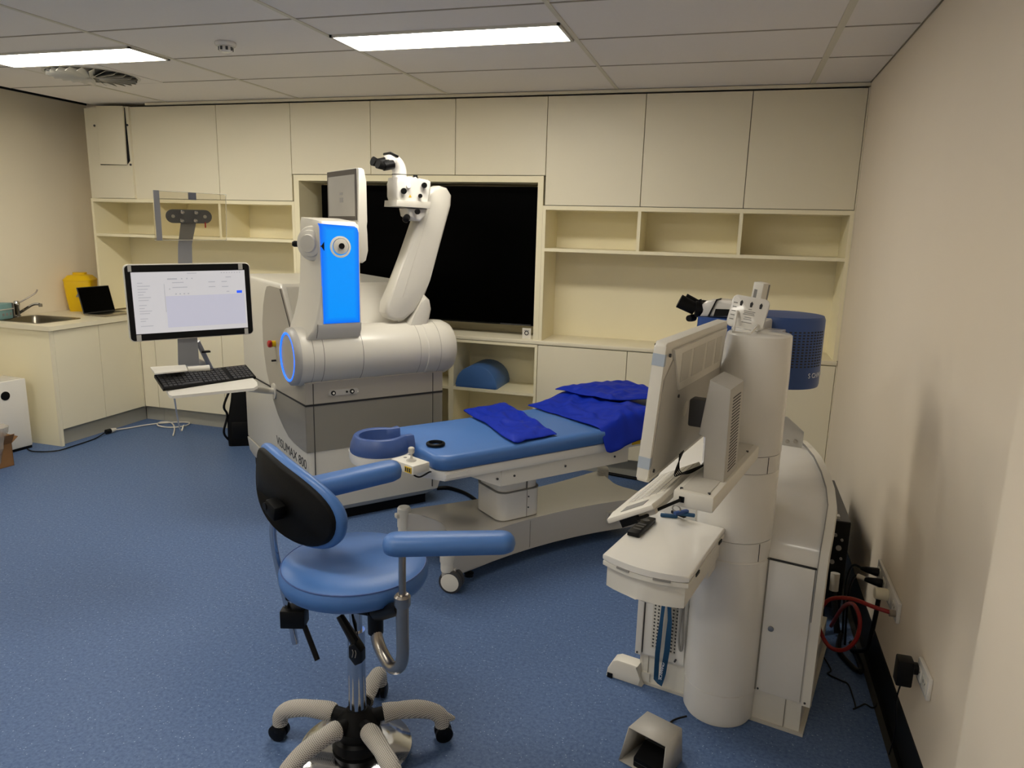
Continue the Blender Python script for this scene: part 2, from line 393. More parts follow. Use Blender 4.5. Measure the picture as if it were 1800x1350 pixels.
MB().lathe([(.285, -.003), (.285, -.006), (.268, -.006), (.268, -.003)], n=48, cap=False).build('rim', 'frame_w', t)
MB().lathe([(.268, -.0045), (.268, -.0055)], n=40).build('backing', 'dgrey', t)
b = MB()
for i in range(24):
    a = 2*PI*i/24
    b.box(.04, .262, -.019, .019, -.001, .001, mx=Matrix.Translation((0, 0, -.016)) @ Matrix.Rotation(a, 4, 'Z') @ Matrix.Rotation(.62, 4, 'X'))
b.lathe([(.045, -.006), (.045, -.014), (.01, -.017)], n=20)
b.build('vane', 'frame_w', t)

# ================================================================== CABINETS ON THE BACK WALL
DX = {'s0': -4.627, 's1': -3.97, 's2': -3.307, 's3': -2.635, 's4': -1.967, 's5': -1.298, 's6': -.636, 's7': .028, 's8': .690}
def cupboard(x0, x1, z0, z1, label, name='overhead_cupboard', y1=YW-.005, group='flat overhead cupboards', cat='cupboard'):
    t = thing(name, label, cat, ((x0+x1)/2, YB, z0), group=group)
    w = (x1-x0)/2; h = z1-z0
    MB().box(-w+.0005, w-.0005, .022, y1-YB, .0, h).build('carcass', 'gap_shade', t)
    MB().box(-w+.0022, w-.0022, 0, .0195, .003, h-.003, bev=.001, seg=1).build('door', 'lam', t)
    return t
ZT, ZL, ZN = 2.632, 1.910, 2.110
names = [('s0', 's1', 'second'), ('s1', 's2', 'third')]
cupboard(DX['s0'], DX['s1'], ZL, ZT, 'tall overhead cupboard door directly right of the access panel column')
cupboard(DX['s1'], DX['s2'], ZL, ZT, 'tall overhead cupboard door left of the television recess')
cupboard(DX['s2'], DX['s3'], ZN, ZT, 'short overhead cupboard above the television, leftmost of the three')
cupboard(DX['s3'], DX['s4'], ZN, ZT, 'short overhead cupboard above the television, middle of the three')
cupboard(DX['s4'], DX['s5'], ZN, ZT, 'short overhead cupboard above the television, rightmost of the three')
cupboard(DX['s5'], DX['s6'], ZL, ZT, 'tall overhead cupboard just right of the television recess')
cupboard(DX['s6'], DX['s7'], ZL, ZT, 'tall overhead cupboard second from the right wall')
cupboard(DX['s7'], DX['s8'], ZL, ZT, 'tall overhead cupboard against the right wall')
# access panel column
t = thing('access_panel_cabinet', 'cream service column with a crooked removable hatch in the back left corner', 'cabinet', (-4.95, YB, ZL))
MB().box(-.32, .322, .012, YW-YB-.005, 0, ZT-ZL).build('column', 'lam', t)
MB().box(-.235, .15, -.010, .012, 0.002, .724).build('cover_board', 'lam', t)
MB().box(-.165, .105, -.034, -.016, .27, .728, bev=.005, mx=Matrix.Translation((.0, 0, .0)) @ Matrix.Rotation(.022, 4, 'Y')).build('hatch', 'lam', t)
MB().prism([(-.168, .268), (.10, .268), (.132, .30), (.120, .715), (-.158, .715)], XZ, -.0165, -.0095).build('hatch_shade', 'gap', t)  # black sheet drawn as the shadow behind the crooked hatch
for x, z in ((-.2, .58), (.135, .58), (.137, .27)):
    MB().cyl((x, -.016, z), (x, -.011, z), .009, n=12).build('screw', 'dgrey', t)
# open shelves
def open_shelf(x0, x1, cols, label):
    """cols: x of inner dividers"""
    t = thing('open_shelf_unit', label, 'shelf', (0, YB, 0))
    D = YW-YB-.004; z0, zs, z1 = .957, 1.605, ZL-.001
    MB().box(x0, x1, D-.014, D, z0, z1).build('back_panel', 'lam_in', t)
    for x in (x0, x1-.022): MB().box(x, x+.022, 0, D-.014, z0, z1).build('side_panel', 'lam_in', t)
    MB().box(x0+.022, x1-.022, 0, D-.014, z1-.028, z1).build('top_panel', 'lam_in', t)
    MB().box(x0+.022, x1-.022, 0, D-.014, zs-.010, zs+.012).build('shelf', 'lam_in', t)
    for x in cols: MB().box(x-.011, x+.011, .003, D-.014, zs+.012, z1-.028).build('divider', 'lam_in', t)
    return t
open_shelf(-5.27, -3.296, [-4.62, -3.985], 'cream open shelving with three pigeonholes above the sink end worktop')
open_shelf(-1.309, .692, [-.636, .022], 'cream open shelving with three pigeonholes beside the right wall')
# television recess
t = thing('television_recess', 'cream boxed wall recess framing the black television', 'cabinet', (0, YB, 0))
D = YW-YB-.004
for x0, x1 in ((-3.295, -3.25), (-1.35, -1.31)): MB().box(x0, x1, 0, D, .957, ZN-.002).build('side_panel', 'lam_in', t)
MB().box(-3.25, -1.35, 0, D, ZN-.045, ZN-.002).build('top_panel', 'lam_in', t)
MB().box(-3.25, -1.35, D-.014, D, .957, ZN-.045).build('back_panel', 'lam_in', t)
t = thing('television', 'large black switched-off television mounted in the wall recess', 'television', (-2.275, 5.25, 1.54))
MB().box(-.885, .885, 0, .05, -.505, .505, bev=.006).build('housing', 'black', t)
MB().box(-.877, .877, -.003, 0, -.492, .497).build('screen', 'tv', t)
MB().box(-.15, .15, .05, .192, -.2, .2).build('wall_bracket', 'black', t)
MB().box(.62, .86, -.004, .0, -.504, -.494).build('badge_strip', 'dgrey', t)
t = thing('paper_card', 'small white card with a printed ring standing at the foot of the television', 'card', (-1.414, 5.13, .957))
MB().box(-.033, .033, 0, .006, 0, .078).build('card', 'whitem', t)
MB().ring((0, -.001, .042), (0, 1, 0), .014, .003, 20, 6).build('printed_ring', 'ink', t)
MB().box(-.018, .018, -.0008, 0, .056, .062).build('printed_line', 'ink_l', t)
# worktop along the back wall
o = MB().box(-4.84, XR-.004, YB-.006, YW-.004, .928, .957, bev=.004).build('worktop', 'lam'); tag(o, 'long cream laminate worktop running along the back wall', 'worktop')
def base_cupboard(x0, x1, label):
    t = thing('base_cupboard', label, 'cupboard', ((x0+x1)/2, YB, 0), group='flat base cupboards')
    w = (x1-x0)/2
    MB().box(-w, w, .022, YW-YB-.005, .13, .926).build('carcass', 'gap_shade', t)
    MB().box(-w+.0022, w-.0022, 0, .0195, .133, .922, bev=.001, seg=1).build('door', 'lam', t)
    MB().box(-w, w, .05, .066, 0, .13).build('kickboard', 'kick', t)
def base_shelf(x0, x1, label):
    t = thing('base_shelf_unit', label, 'shelf', ((x0+x1)/2, YB, 0))
    w = (x1-x0)/2; D = YW-YB-.005
    for x in (-w, w-.02): MB().box(x, x+.02, 0, D, .13, .926).build('side_panel', 'lam_in', t)
    MB().box(-w+.02, w-.02, D-.012, D, .13, .926).build('back_panel', 'lam_in', t)
    MB().box(-w+.02, w-.02, 0, D-.012, .13, .152).build('bottom_panel', 'lam_in', t)
    MB().box(-w+.02, w-.02, .0, D-.012, .905, .926).build('top_panel', 'lam_in', t)
    MB().box(-w+.02, w-.02, .004, D-.012, .537, .559).build('shelf', 'lam_in', t)
    MB().box(-w, w, .05, .066, 0, .13).build('kickboard', 'kick', t)
t = thing('corner_filler', 'narrow cream filler panel in the inner corner of the base cupboards', 'panel', (0, YB, 0))
MB().box(-4.868, -4.722, 0, .0195, .133, .925).build('panel', 'lam', t)
MB().box(-4.91, -4.722, .05, .066, 0, .13).build('kickboard', 'kick', t)
base_cupboard(-4.72, -4.035, 'cream base cupboard in the back left corner behind the tilted monitor')
base_cupboard(-4.035, -3.35, 'cream base cupboard just left of the big laser, second from the corner')
base_shelf(-3.35, -2.66, 'cream open base shelf unit hidden mostly behind the laser body, left one')
base_shelf(-2.66, -1.985, 'cream open base shelf unit showing a thin strip right of the laser')
base_shelf(-1.985, -1.315, 'cream open base shelf unit holding the blue bolster')
base_cupboard(-1.313, -.663, 'cream base cupboard right of the bolster shelf')
base_cupboard(-.663, 0, 'cream base cupboard behind the white back of the big monitor')
base_cupboard(0, .692, 'cream base cupboard against the right wall')
# bolster
t = thing('bolster_cushion', 'blue half-round bolster cushion lying on the low open shelf', 'cushion', (-1.79, 5.27, .5595), 0)
pr_ = [(-.165, 0)]+[(-.165*math.cos(q), .02+.15*math.sin(q)) for q in [PI*i/16 for i in range(17)]]+[(.165, 0)]
MB().prism(pr_, lambda u, v, w: Vector((u, w, v)), -.175, .165, bev=.01).build('bolster', 'bluev', t)
o = MB().prism([(-.16, .0), (.16, 0), (.16, .004), (-.16, .004)], XZ, -.179, -.174).build('seam', 'bluev2', t)

# ================================================================== LEFT BENCH WITH SINK
t = thing('sink_cupboard', 'cream base cupboard with two doors under the sink', 'cupboard', (-4.872, 4.218, 0))
MB().box(-.022, 0.0, 0, .022, 0, .905).build('end_panel_edge', 'lam', t)
MB().box(XL+4.872+.004, -.022, 0, .02, 0, .905).build('end_panel', 'lam_in', t)
MB().box(-.7, -.02, .022, .845, .13, .66).build('carcass', 'gap_shade', t)
MB().box(-.055, -.04, .022, .905, .0, .13).build('kickboard', 'kick', t)
for y0, y1 in ((.024, .434), (.438, .845)): MB().box(-.02, 0, y0, y1, .133, .9, bev=.001, seg=1).build('door', 'lam', t)
MB().box(-.02, 0.002, .847, .858, .13, .905).build('filler_strip', 'lam', t)
t = thing('sink_bench_top', 'cream worktop slab with the inset sink along the left wall', 'worktop', (0, 0, .9395))
x0, x1, y0, y1 = XL+.004, -4.855, 4.2, YW-.004
sx0, sx1, sy0, sy1 = -5.52, -5.06, 4.30, 4.66
b = MB()
for q in ((x0, x1, y0, sy0), (x0, sx0, sy0, sy1), (sx1, x1, sy0, sy1), (x0, x1, sy1, y1)): b.box(q[0], q[1], q[2], q[3], -.034, 0)
b.build('slab', 'lam', t)
MB().box(x0, x1+.003, y0-.003, y0, -.034, .0005).build('front_edge', 'lam', t)
t = thing('sink', 'stainless steel sink bowl inset in the left bench', 'sink', ((sx0+sx1)/2, (sy0+sy1)/2, .9395))
W, Dd = (sx1-sx0)/2, (sy1-sy0)/2
b = MB(); rings = []
for w, d, z, r in ((W+.02, Dd+.02, .001, .05), (W+.018, Dd+.018, .004, .05), (W-.003, Dd-.003, .002, .05), (W-.012, Dd-.012, -.02, .055), (W-.04, Dd-.04, -.16, .06), (W-.06, Dd-.06, -.175, .06), (.04, .04, -.18, .035)):
    rings.append([Vector((p[0], p[1], z)) for p in rrect(2*w, 2*d, r)])
b.loft(rings, cap=False).build('bowl', 'sinkst', t, smooth=50)
MB().lathe([(.035, -.179), (.035, -.183), (.01, -.184)], n=20).build('drain', 'dgrey', t)
t = thing('mixer_tap', 'chrome mixer tap with a long raised lever behind the sink', 'tap', (-5.56, 4.53, .9395), 0)
MB().lathe([(.026, 0), (.026, .012), (.021, .016), (.021, .085), (.024, .09), (.024, .115), (.014, .13)], n=20).build('body', 'chrome', t)
MB().tube([(0, .005, .105), (.03, .06, .14), (.06, .12, .18), (.07, .135, .2), (.072, .14, .215)], .006, n=8).build('lever', 'steel', t)
MB().tube([(.01, .01, .03), (.06, .03, .065), (.11, .055, .1), (.15, .07, .105), (.165, .075, .098)], .011, n=10).build('spout', 'chrome', t)
MB().cyl((.165, .075, .108), (.165, .075, .084), .014, n=14).build('aerator', 'steel', t)
t = thing('tissue_box', 'teal and dark wrapped box beside the tap at the left photo edge', 'box', (-5.54, 4.37, .9395), .25)
MB().box(-.06, .06, -.12, .06, 0, .125, bev=.01).build('pack', 'teal', t)
MB().box(-.062, .062, .058, .075, 0.002, .124, bev=.008).build('end_cap', 'dgrey', t)
MB().box(-.064, .064, -.121, .076, .075, .083).build('strap', 'greyl', t)
for k in range(3): MB().box(.0605, .0622, -.06+.04*k, -.04+.04*k, .03, .05).build('printed_mark', 'ink_l', t)
t = thing('sharps_container', 'bright yellow sharps bin on the bench behind the laptop', 'sharps bin', (-5.49, 5.10, .9395), .5)
rings = []
for w, d, z, r in ((.17, .17, 0, .03), (.2, .2, .12, .03), (.22, .21, .25, .03), (.215, .205, .27, .03), (.19, .18, .285, .03)):
    rings.append([Vector((p[0], p[1], z)) for p in rrect(w, d, r)])
MB().loft(rings).build('bin', 'yellow', t)
rings = [[Vector((p[0], p[1], z)) for p in rrect(w, d, r)] for w, d, z, r in ((.225, .215, .262, .03), (.225, .215, .275, .03), (.17, .16, .31, .03), (.1, .1, .318, .03), (.1, .1, .335, .03))]
MB().loft(rings).build('lid', 'yellow', t)
MB().prism([(-.03, 0), (.03, 0), (0, .055)], lambda u, v, w: Vector((.02+u, w, .13+v)), -.1155, -.108).build('hazard_mark', 'ink_l', t)
t = thing('laptop', 'open black-screened laptop on the left bench end', 'laptop', (-5.13, 5.0, .9395), .12)
MB().box(-.16, .16, -.115, .115, 0.002, .015, bev=.004).build('keyboard_deck', 'steel', t)
MB().box(-.14, .14, -.02, .095, .015, .0165).build('keys', 'black', t)
hm = Matrix.Translation((-.165, 0, .012)) @ Matrix.Rotation(math.radians(-17), 4, 'Y')
t2 = MB().box(-.16, .16, -.004, .004, 0, .225, bev=.003, mx=Matrix.Translation((0, .117, .012)) @ Matrix.Rotation(math.radians(-14), 4, 'X')).build('lid', 'dgrey', t)
MB().box(-.154, .154, -.006, -.004, .008, .219, mx=Matrix.Translation((0, .117, .012)) @ Matrix.Rotation(math.radians(-14), 4, 'X')).build('screen', 'tv', t)
t.rotation_euler = (0, 0, math.radians(88)); t.location = (-5.075, 4.985, .9395)
# floor standing things on the left
t = thing('air_purifier', 'white box air purifier with a round black display beside the sink cupboard', 'air purifier', (-5.054, 4.12, 0), -.09)
MB().box(-.24, 0, -.30, 0, .02, .545, bev=.008).build('body', 'white', t)
MB().box(-.235, -.005, -.295, -.005, .0, .02).build('base', 'black', t)
MB().box(-.21, -.03, -.27, -.03, .545, .549, bev=.002).build('top_grille', 'greyl', t)
MB().lathe([(.033, 0), (.033, .004), (.028, .005)], c=(0, -.165, .44), ax=(1, 0, 0), n=28).build('display', 'black', t)
t.location = (-5.056, 4.125, 0)
t = thing('cardboard_box', 'small open brown cardboard box on the floor at the left photo edge', 'box', (-4.80, 3.755, 0), -.15)
b = MB()
for q in ((-.24, 0, -.004, 0, 0, .17), (-.24, 0, -.33, -.326, 0, .17), (-.004, 0, -.33, 0, 0, .17), (-.24, -.236, -.33, 0, 0, .17), (-.24, 0, -.33, 0, 0, .004)): b.box(*q)
b.build('box_wall', 'card', t)
MB().box(0, .004, -.33, 0, 0, .085, mx=Matrix.Translation((-.002, 0, .168)) @ Matrix.Rotation(.55, 4, 'Y')).build('flap', 'card', t)
MB().box(-.24, 0, 0, .004, 0, .06, mx=Matrix.Translation((0, -.002, .168)) @ Matrix.Rotation(-.9, 4, 'X')).build('flap', 'card', t)
t = thing('plastic_bag', 'crumpled clear plastic bag standing up out of the cardboard box', 'bag', (-4.872, 3.64, .006))
b = MB(); rings = []
for i in range(9):
    h = i/8; rr = .05+.045*h
    rings.append([Vector((.05*h+math.cos(a)*rr*(1+.3*noise.noise(Vector((math.cos(a)*2, math.sin(a)*2, h*5)))), math.sin(a)*rr*(1+.3*noise.noise(Vector((math.cos(a)*2+5, math.sin(a)*2, h*5)))), h*.3)) for a in [2*PI*k/22 for k in range(22)]])
b.loft(rings).build('bag', 'bag', t)
MB().box(-.035, .03, -.04, .04, .05, .17, mx=Matrix.Rotation(.3, 4, 'X')).build('wrapped_content', 'card', t)
# cables on the floor, left
b = MB().tube([(-5.04, 4.06, .008), (-4.93, 4.03, .008), (-4.80, 4.10, .008), (-4.79, 4.25, .008), (-4.80, 4.45, .008), (-4.83, 4.58, .02)], .0045, n=8)
tag(b.build('appliance_cord', 'black'), 'thin black power cord running from the air purifier along the sink cupboard', 'cord')
t = thing('extension_lead', 'white extension lead with a socket end looped on the floor', 'cord', (0, 0, 0))
MB().cyl((-4.835, 4.60, .022), (-4.83, 4.64, .022), .02, n=16).build('black_plug', 'black', t)
MB().cyl((-4.83, 4.64, .022), (-4.825, 4.69, .022), .021, .012, n=16).build('socket_end', 'cable_w', t)
pts = [(-4.825, 4.68, .02), (-4.80, 4.80, .008), (-4.74, 4.93, .008), (-4.66, 5.03, .008), (-4.55, 5.11, .008), (-4.45, 5.12, .009), (-4.42, 5.02, .009), (-4.5, 4.94, .009), (-4.62, 4.94, .012), (-4.68, 5.02, .014), (-4.6, 5.06, .014), (-4.46, 4.95, .009), (-4.3, 4.75, .009)]
MB().tube(pts, .0055, n=8).build('cable', 'cable_w', t)
t = thing('backpack', 'black fabric bag standing on the floor against the laser side', 'bag', (-3.66, 4.80, 0), .5)
rings = []
for w, d, z in ((.2, .16, 0), (.22, .18, .05), (.2, .17, .2), (.16, .14, .36), (.12, .1, .48), (.1, .06, .56)):
    rings.append([Vector((p[0]+.012*noise.noise(Vector((p[0]*9, p[1]*9, z*7))), p[1], z)) for p in rrect(w, d, .03)])
MB().loft(rings).build('body', 'blackm', t)
MB().tube([(-.1, -.06, .05), (-.13, -.08, .12), (-.1, -.06, .25), (-.12, -.07, .33), (-.06, -.04, .48)], .009, n=8).build('strap', 'black', t)
MB().box(-.07, .07, -.09, -.075, .06, .2, bev=.02).build('front_pocket', 'black', t)

# ================================================================== THE BIG EYE LASER
LF = Fr(-2.24, 3.498, 40)
t = thing('eye_laser', 'big cream and grey surgical eye laser with glowing blue tower and microscope arm', 'medical laser', LF.o, LF.rz)
W = .868; BD = 1.41
# white shell: profile in b-z, lower edge drawn in
prof = [(0, .2), (0, .865), (.1, 1.0), (.40, 1.365), (.43, 1.388), (1.38, 1.388), (BD, 1.34), (BD, .2)]
b = MB()
b.prism(prof, YZ, 0, W, bev=.022, seg=3)
rA = [Vector((x, y, .2)) for x, y in ((.0, 0), (W, 0), (W, BD), (0, BD))]
low = [Vector((x, y, .1)) for x, y in ((.012, .006), (W-.03, .006), (W-.03, BD), (.012, BD))]
low2 = [Vector((x, y, .06)) for x, y in ((.03, .05), (W-.09, .05), (W-.09, BD-.03), (.03, BD-.03))]
b.loft([rA, low, low2])
b.build('shell', 'lwhite', t)
MB().box(.035, W-.093, .055, BD-.06, 0, .066).build('plinth', 'blackm', t)
# grey left panel with the big arc
arc = [(0, .46), (.11, .455), (.24, .458), (.342, .468), (.45, .505), (.56, .56), (.65, .63), (.72, .71), (.79, .80), (.828, .90), (.845, 1.0), (.842, 1.109), (.80, 1.23), (.74, 1.32), (.70, 1.352), (.63, 1.362), (.405, 1.362), (.1, 1.0), (0, .865)]
MB().prism(arc, YZ, -.003, .004).build('side_panel', 'lgrey', t)
arcl = [(0, .46), (.11, .455), (.24, .458), (.342, .468), (.45, .505), (.56, .56), (.65, .63), (.705, .69), (.0, .69)]
MB().prism([(0, .46)]+[q for q in arc[1:8]]+[(.73, .725), (0, .728)], YZ, -.0045, -.002).build('lower_side_panel', 'lgrey_d', t)
MB().box(-.003, W-.004, -.003, .004, .741, .866).build('front_band', 'lgrey', t)
MB().box(-.003, W-.004, -.0035, .004, .46, .733).build('front_panel', 'lgrey_d', t)
MB().box(-.0055, W-.004, -.0055, .003, .731, .742).build('seam', 'seam', t)
MB().prism([(0, .731), (1.2, .690), (1.2, .697), (0, .742)], YZ, -.0055, .003).build('seam', 'seam', t)
MB().box(.041, .044, -.006, .002, .07, .86).build('panel_joint', 'seam', t)
MB().box(.795, .798, -.006, .002, .12, .86).build('panel_joint', 'seam', t)
MB().prism([(.112, 1.012), (.404, 1.360), (.410, 1.360), (.119, 1.012)], YZ, -.006, .004).build('panel_joint', 'seam', t)
MB().prism([(.06, .97), (.395, 1.372), (.395, 1.366), (.06, .96)], YZ, .03, W-.03).build('sloping_cover', 'lwhite', t)
# chamfer line on grey side
# front sockets
c = MB()
cc = [(u+.222, v+.797) for u, v in rrect(.19, .042, .019)]
c.prism(cc, XZ, -.006, .0).build('socket_recess', 'lgrey', t)
cc = [(u+.222, v+.797) for u, v in rrect(.178, .032, .015)]
MB().prism(cc, XZ, -.0072, -.005).build('socket_plate', 'greyp', t)
for x in (.158, .27):
    k = MB().lathe([(.0135, 0), (.0135, .006), (.009, .007)], c=(x, -.007, .797), ax=(0, -1, 0), n=20).build('socket', 'black', t)
    MB().lathe([(.0065, .006), (.0065, .009)], c=(x, -.007, .797), ax=(0, -1, 0), n=12).build('plug_tip', 'whitem', k)
MB().lathe([(.006, 0), (.006, .004)], c=(.239, -.007, .797), ax=(0, -1, 0), n=12).build('indicator', 'black', t)
MB().lathe([(.004, 0), (.004, .003)], c=(.306, -.007, .792), ax=(0, -1, 0), n=10).build('indicator', 'whitem', t)
# horizontal barrel
ax = (1, 0, 0); C0 = (0, .10, 1.005); R = .168
MB().lathe([(R-.02, -.045), (R-.004, -.03), (R, -.012), (R, .735), (R+.004, .74), (R+.004, .86), (R, .90), (R-.02, .94), (R-.06, .965), (.05, .975)], c=C0, ax=ax, n=64).build('barrel', 'lwhite', t, smooth=30)
MB().lathe([(R-.002, -.03), (R-.004, -.052), (R-.028, -.066), (R-.03, -.05)], c=C0, ax=ax, n=56, cap=False).build('barrel_rim', 'rim', t, smooth=60)
MB().ring((-.062, .10, 1.005), ax, R-.034, .0068, 64, 10).build('glow_ring', 'blue_r', t, label='glowing blue ring round the barrel end')
MB().lathe([(R-.038, -.05), (R-.038, -.062), (.05, -.064)], c=C0, ax=ax, n=56).build('end_cap', 'lgrey', t)
for a, r2 in ((.035, 0), (.093, 0), (.323, .0), (.686, .0), (.82, .004)):
    MB().ring((a, .10, 1.005), ax, R+r2, .0011, 64, 6).build('barrel_joint', 'seam' if a in (.093, .323) else 'seam_l', t)
MB().prism([(-.075, .07), (.02, .10), (.30, .10), (.30, -.02), (-.075, -.02)], lambda u, v, w: Vector((w, .1+u, .86+v*.5-.05)), .0, .72).build('barrel_cradle', 'lwhite', t)
# emergency stop and key switch on the side
e = MB().lathe([(.019, 0), (.019, .022)], c=(-.003, .56, 1.012), ax=(-1, 0, 0), n=18).build('stop_collar', 'yellow', t)
MB().lathe([(.012, .022), (.022, .026), (.022, .04), (.016, .046)], c=(-.003, .56, 1.012), ax=(-1, 0, 0), n=20).build('stop_button', 'red', t, label='red emergency stop button')
MB().cyl((-.003, .56, .906), (-.03, .56, .906), .006, n=10).build('key_switch', 'seam', t)
# lettering
tw = text('lettering', 'VISUMAX', .08, 'ink', t, basis((-.0006, .63, .352), (0, -1.28, 0), (0, 0, 1), (-1, 0, 0)))
xw = max(v.co.x for v in tw.data.vertices)
text('lettering', '800', .08, 'ink', t, basis((-.0006, .63-1.28*(xw+.022), .352), (0, -1.28, 0), (0, 0, 1), (-1, 0, 0)))
# tower
lv = [(1.085, -.035, .318, .0, .27), (1.122, -.025, .316, -.038, .265), (1.165, 0.0, .315, -.062, .255), (1.23, .022, .313, -.067, .245), (1.32, .045, .313, -.065, .24), (1.42, .058, .314, -.064, .235), (1.56, .066, .315, -.063, .235), (1.70, .070, .316, -.062, .235), (1.735, .072, .314, -.058, .235), (1.757, .078, .30, -.04, .235)]
rings = []
for z, a0, a1, b0, b1 in lv:
    pts = [(u+(a0+a1)/2, v+(b0+b1)/2) for u, v in rrect(a1-a0, b1-b0, .016, 3)]
    sk = .035 if z < 1.6 else .02           # front left corner drawn to the right: the tower tapers to its glowing face
    rings.append([Vector((u+(sk*(1-min(1, (v-b0)/.14)) if u < a0+.05 and v < b0+.14 else 0), v, z+(.0 if z < 1.7 else .02*max(0, (v-b0))/(b1-b0)))) for u, v in pts])
MB().loft(rings).build('tower', 'lwhite', t, smooth=40)
pan = [(.092, 1.205), (.302, 1.205), (.303, 1.70), (.296, 1.724), (.28, 1.735), (.115, 1.742), (.078, 1.745), (.092, 1.715)]
b = MB()
b.prism(pan, lambda u, v, w: Vector((u, w+(.0 if v < 1.73 else .004), v)), -.072, -.055, bev=.004)
b.build('glowing_panel', 'blue_e', t, label='glowing sky blue front panel')
MB().prism([(-.0395, 1.122), (-.0635, 1.165), (-.069, 1.203), (-.05, 1.203), (-.02, 1.122)], YZ, .06, .311).build('lower_front', 'lwhite', t)
MB().prism([(-.041, 1.122), (-.065, 1.165), (-.0705, 1.203), (-.05, 1.203), (-.02, 1.122)], YZ, .058, .0605).build('panel_joint', 'seam_l', t)
MB().lathe([(.058, 0), (.058, .012), (.047, .013), (.046, .003), (.02, .0)], c=(.195, -.066, 1.622), ax=(0, -1, 0), n=40).build('lens_bezel', 'whitem', t)
MB().lathe([(.044, .004), (.042, .012), (.018, .016)], c=(.198, -.066, 1.626), ax=(0, -1, 0), n=32).build('lens_cone', 'greyl', t)
MB().lathe([(.016, .014), (.016, .020), (.006, .018)], c=(.199, -.066, 1.627), ax=(0, -1, 0), n=24).build('lens', 'black', t)
# side disc with knob
dk = MB().lathe([(.05, -.06), (.086, -.03), (.094, -.02), (.096, 0), (.090, .012), (.074, .017), (.070, .030), (.050, .035), (.046, .047), (.012, .049)], c=LF.at(549, 428, b=.05), ax=(-.9, -.7, 0), n=48).build('swivel_disc', 'lwhite', t)
kq = LF.at(527, 429, b=.16); MB().lathe([(.013, -.02), (.016, .0), (.017, .03), (.010, .042)], c=kq, ax=(-1, .35, .02), n=16).build('knob', 'black', t)
MB().prism([(.088, 1.625), (.105, 1.648), (.105, 1.60)], XZ, -.0745, -.06).build('dark_recess', 'black', t)
# side screen
sa = .335
sc = [(-.02, 1.76), (.03, 1.73), (.03, 1.765), (.50, 1.765), (.505, 1.77), (.505, 2.045), (.50, 2.052), (.03, 2.056), (.01, 2.05), (.01, 1.765)]
b = MB()
b.box(sa, sa+.035, .02, .505, 1.762, 2.052, bev=.006)
b.prism([(sa+.002, 2.05), (sa+.038, 2.045), (sa+.052, 1.98), (sa+.054, 1.76), (sa+.045, 1.735), (sa+.052, 1.69), (sa+.056, 1.60), (sa+.042, 1.545), (sa+.02, 1.53), (sa-.018, 1.545), (sa-.018, 1.735), (sa+.004, 1.755)], XZ, .012, .16, bev=.004)
b.build('side_monitor', 'lwhite', t)
MB().box(sa-.003, sa+.002, .028, .498, 1.768, 2.048).build('bezel', 'bezel', t)
MB().box(sa-.0045, sa-.002, .05, .478, 1.79, 2.018).build('display', 'scr_g', t)
b = MB()
b.box(sa-.0055, sa-.004, .235, .285, 1.91, 1.925); b.box(sa-.0055, sa-.004, .232, .288, 1.868, 1.895)
b.build('display_graphic', 'ink_l', t)
MB().box(.25, sa+.02, .03, .15, 1.68, 1.745, bev=.01).build('monitor_bracket', 'lwhite', t)
# microscope arm
AB = .14
P = lambda u, v, bb=AB: (lambda q: (q.x, q.z))(LF.at(u, v, b=bb))
base = [P(*q) for q in ((701, 592), (700, 574), (714, 552), (726, 530), (733, 515), (742, 524), (745, 540), (742, 556), (728, 592))]
MB().prism(base, XZ, .028, .20, bev=.02, seg=3).build('arm_base', 'lwhite', t)
arm = [P(*q) for q in ((667, 548), (669, 530), (688, 490), (738, 343), (748, 331), (761, 327), (774, 331), (782, 344), (781, 362), (744, 490), (735, 520), (718, 545), (700, 560), (684, 562), (672, 557))]
MB().prism(arm, XZ, .045, .165, bev=.022, seg=3).build('arm', 'lwhite', t)
inn = [P(*q) for q in ((768, 333), (781, 345), (780, 360), (742, 490), (730, 515), (712, 538), (716, 505))]
MB().prism([P(*q) for q in ((742, 370), (743, 373), (697, 520), (695, 519))], XZ, .0435, .06).build('arm_highlight_edge', 'lwhite', t)
MB().prism([P(*q) for q in ((772, 352), (773.5, 353), (722, 528), (719.5, 527))], XZ, .1, .168).build('arm_joint', 'seam_l', t)
# microscope head
MB_ = .05
Q = lambda u, v: P(u, v, MB_)
b = MB()
b.prism([Q(*q) for q in ((690, 322), (691, 312), (716, 311), (720, 317), (730, 314), (742, 317), (749, 320), (748, 340), (742, 355), (740, 363), (693, 358), (689, 345))], XZ, -.02, .13, bev=.014, seg=3)
b.build('microscope_body', 'white', t)
MB().prism([Q(*q) for q in ((687, 352), (746, 355), (745, 367), (686, 363))], XZ, -.035, .14, bev=.003).build('microscope_plate', 'lwhite', t)
MB().prism([Q(*q) for q in ((709, 366), (745, 367), (741, 380), (732, 389), (722, 388), (712, 380))], XZ, -.005, .12, bev=.014, seg=3).build('lower_optics', 'white', t)
n0 = LF.at(702, 318, b=.05); n1 = LF.at(702, 300, b=.05); n2 = LF.at(697, 288, b=.05); n3 = LF.at(684, 282, b=.04)
MB().tube([n0, n1, n2, LF.at(690, 284, b=.045), n3], lambda s: .042-.004*s, n=20).build('binocular_neck', 'white', t)
MB().ring(LF.at(702, 307, b=.05), (0, 0, 1), .0415, .002, 28, 6).build('neck_joint', 'seam', t)
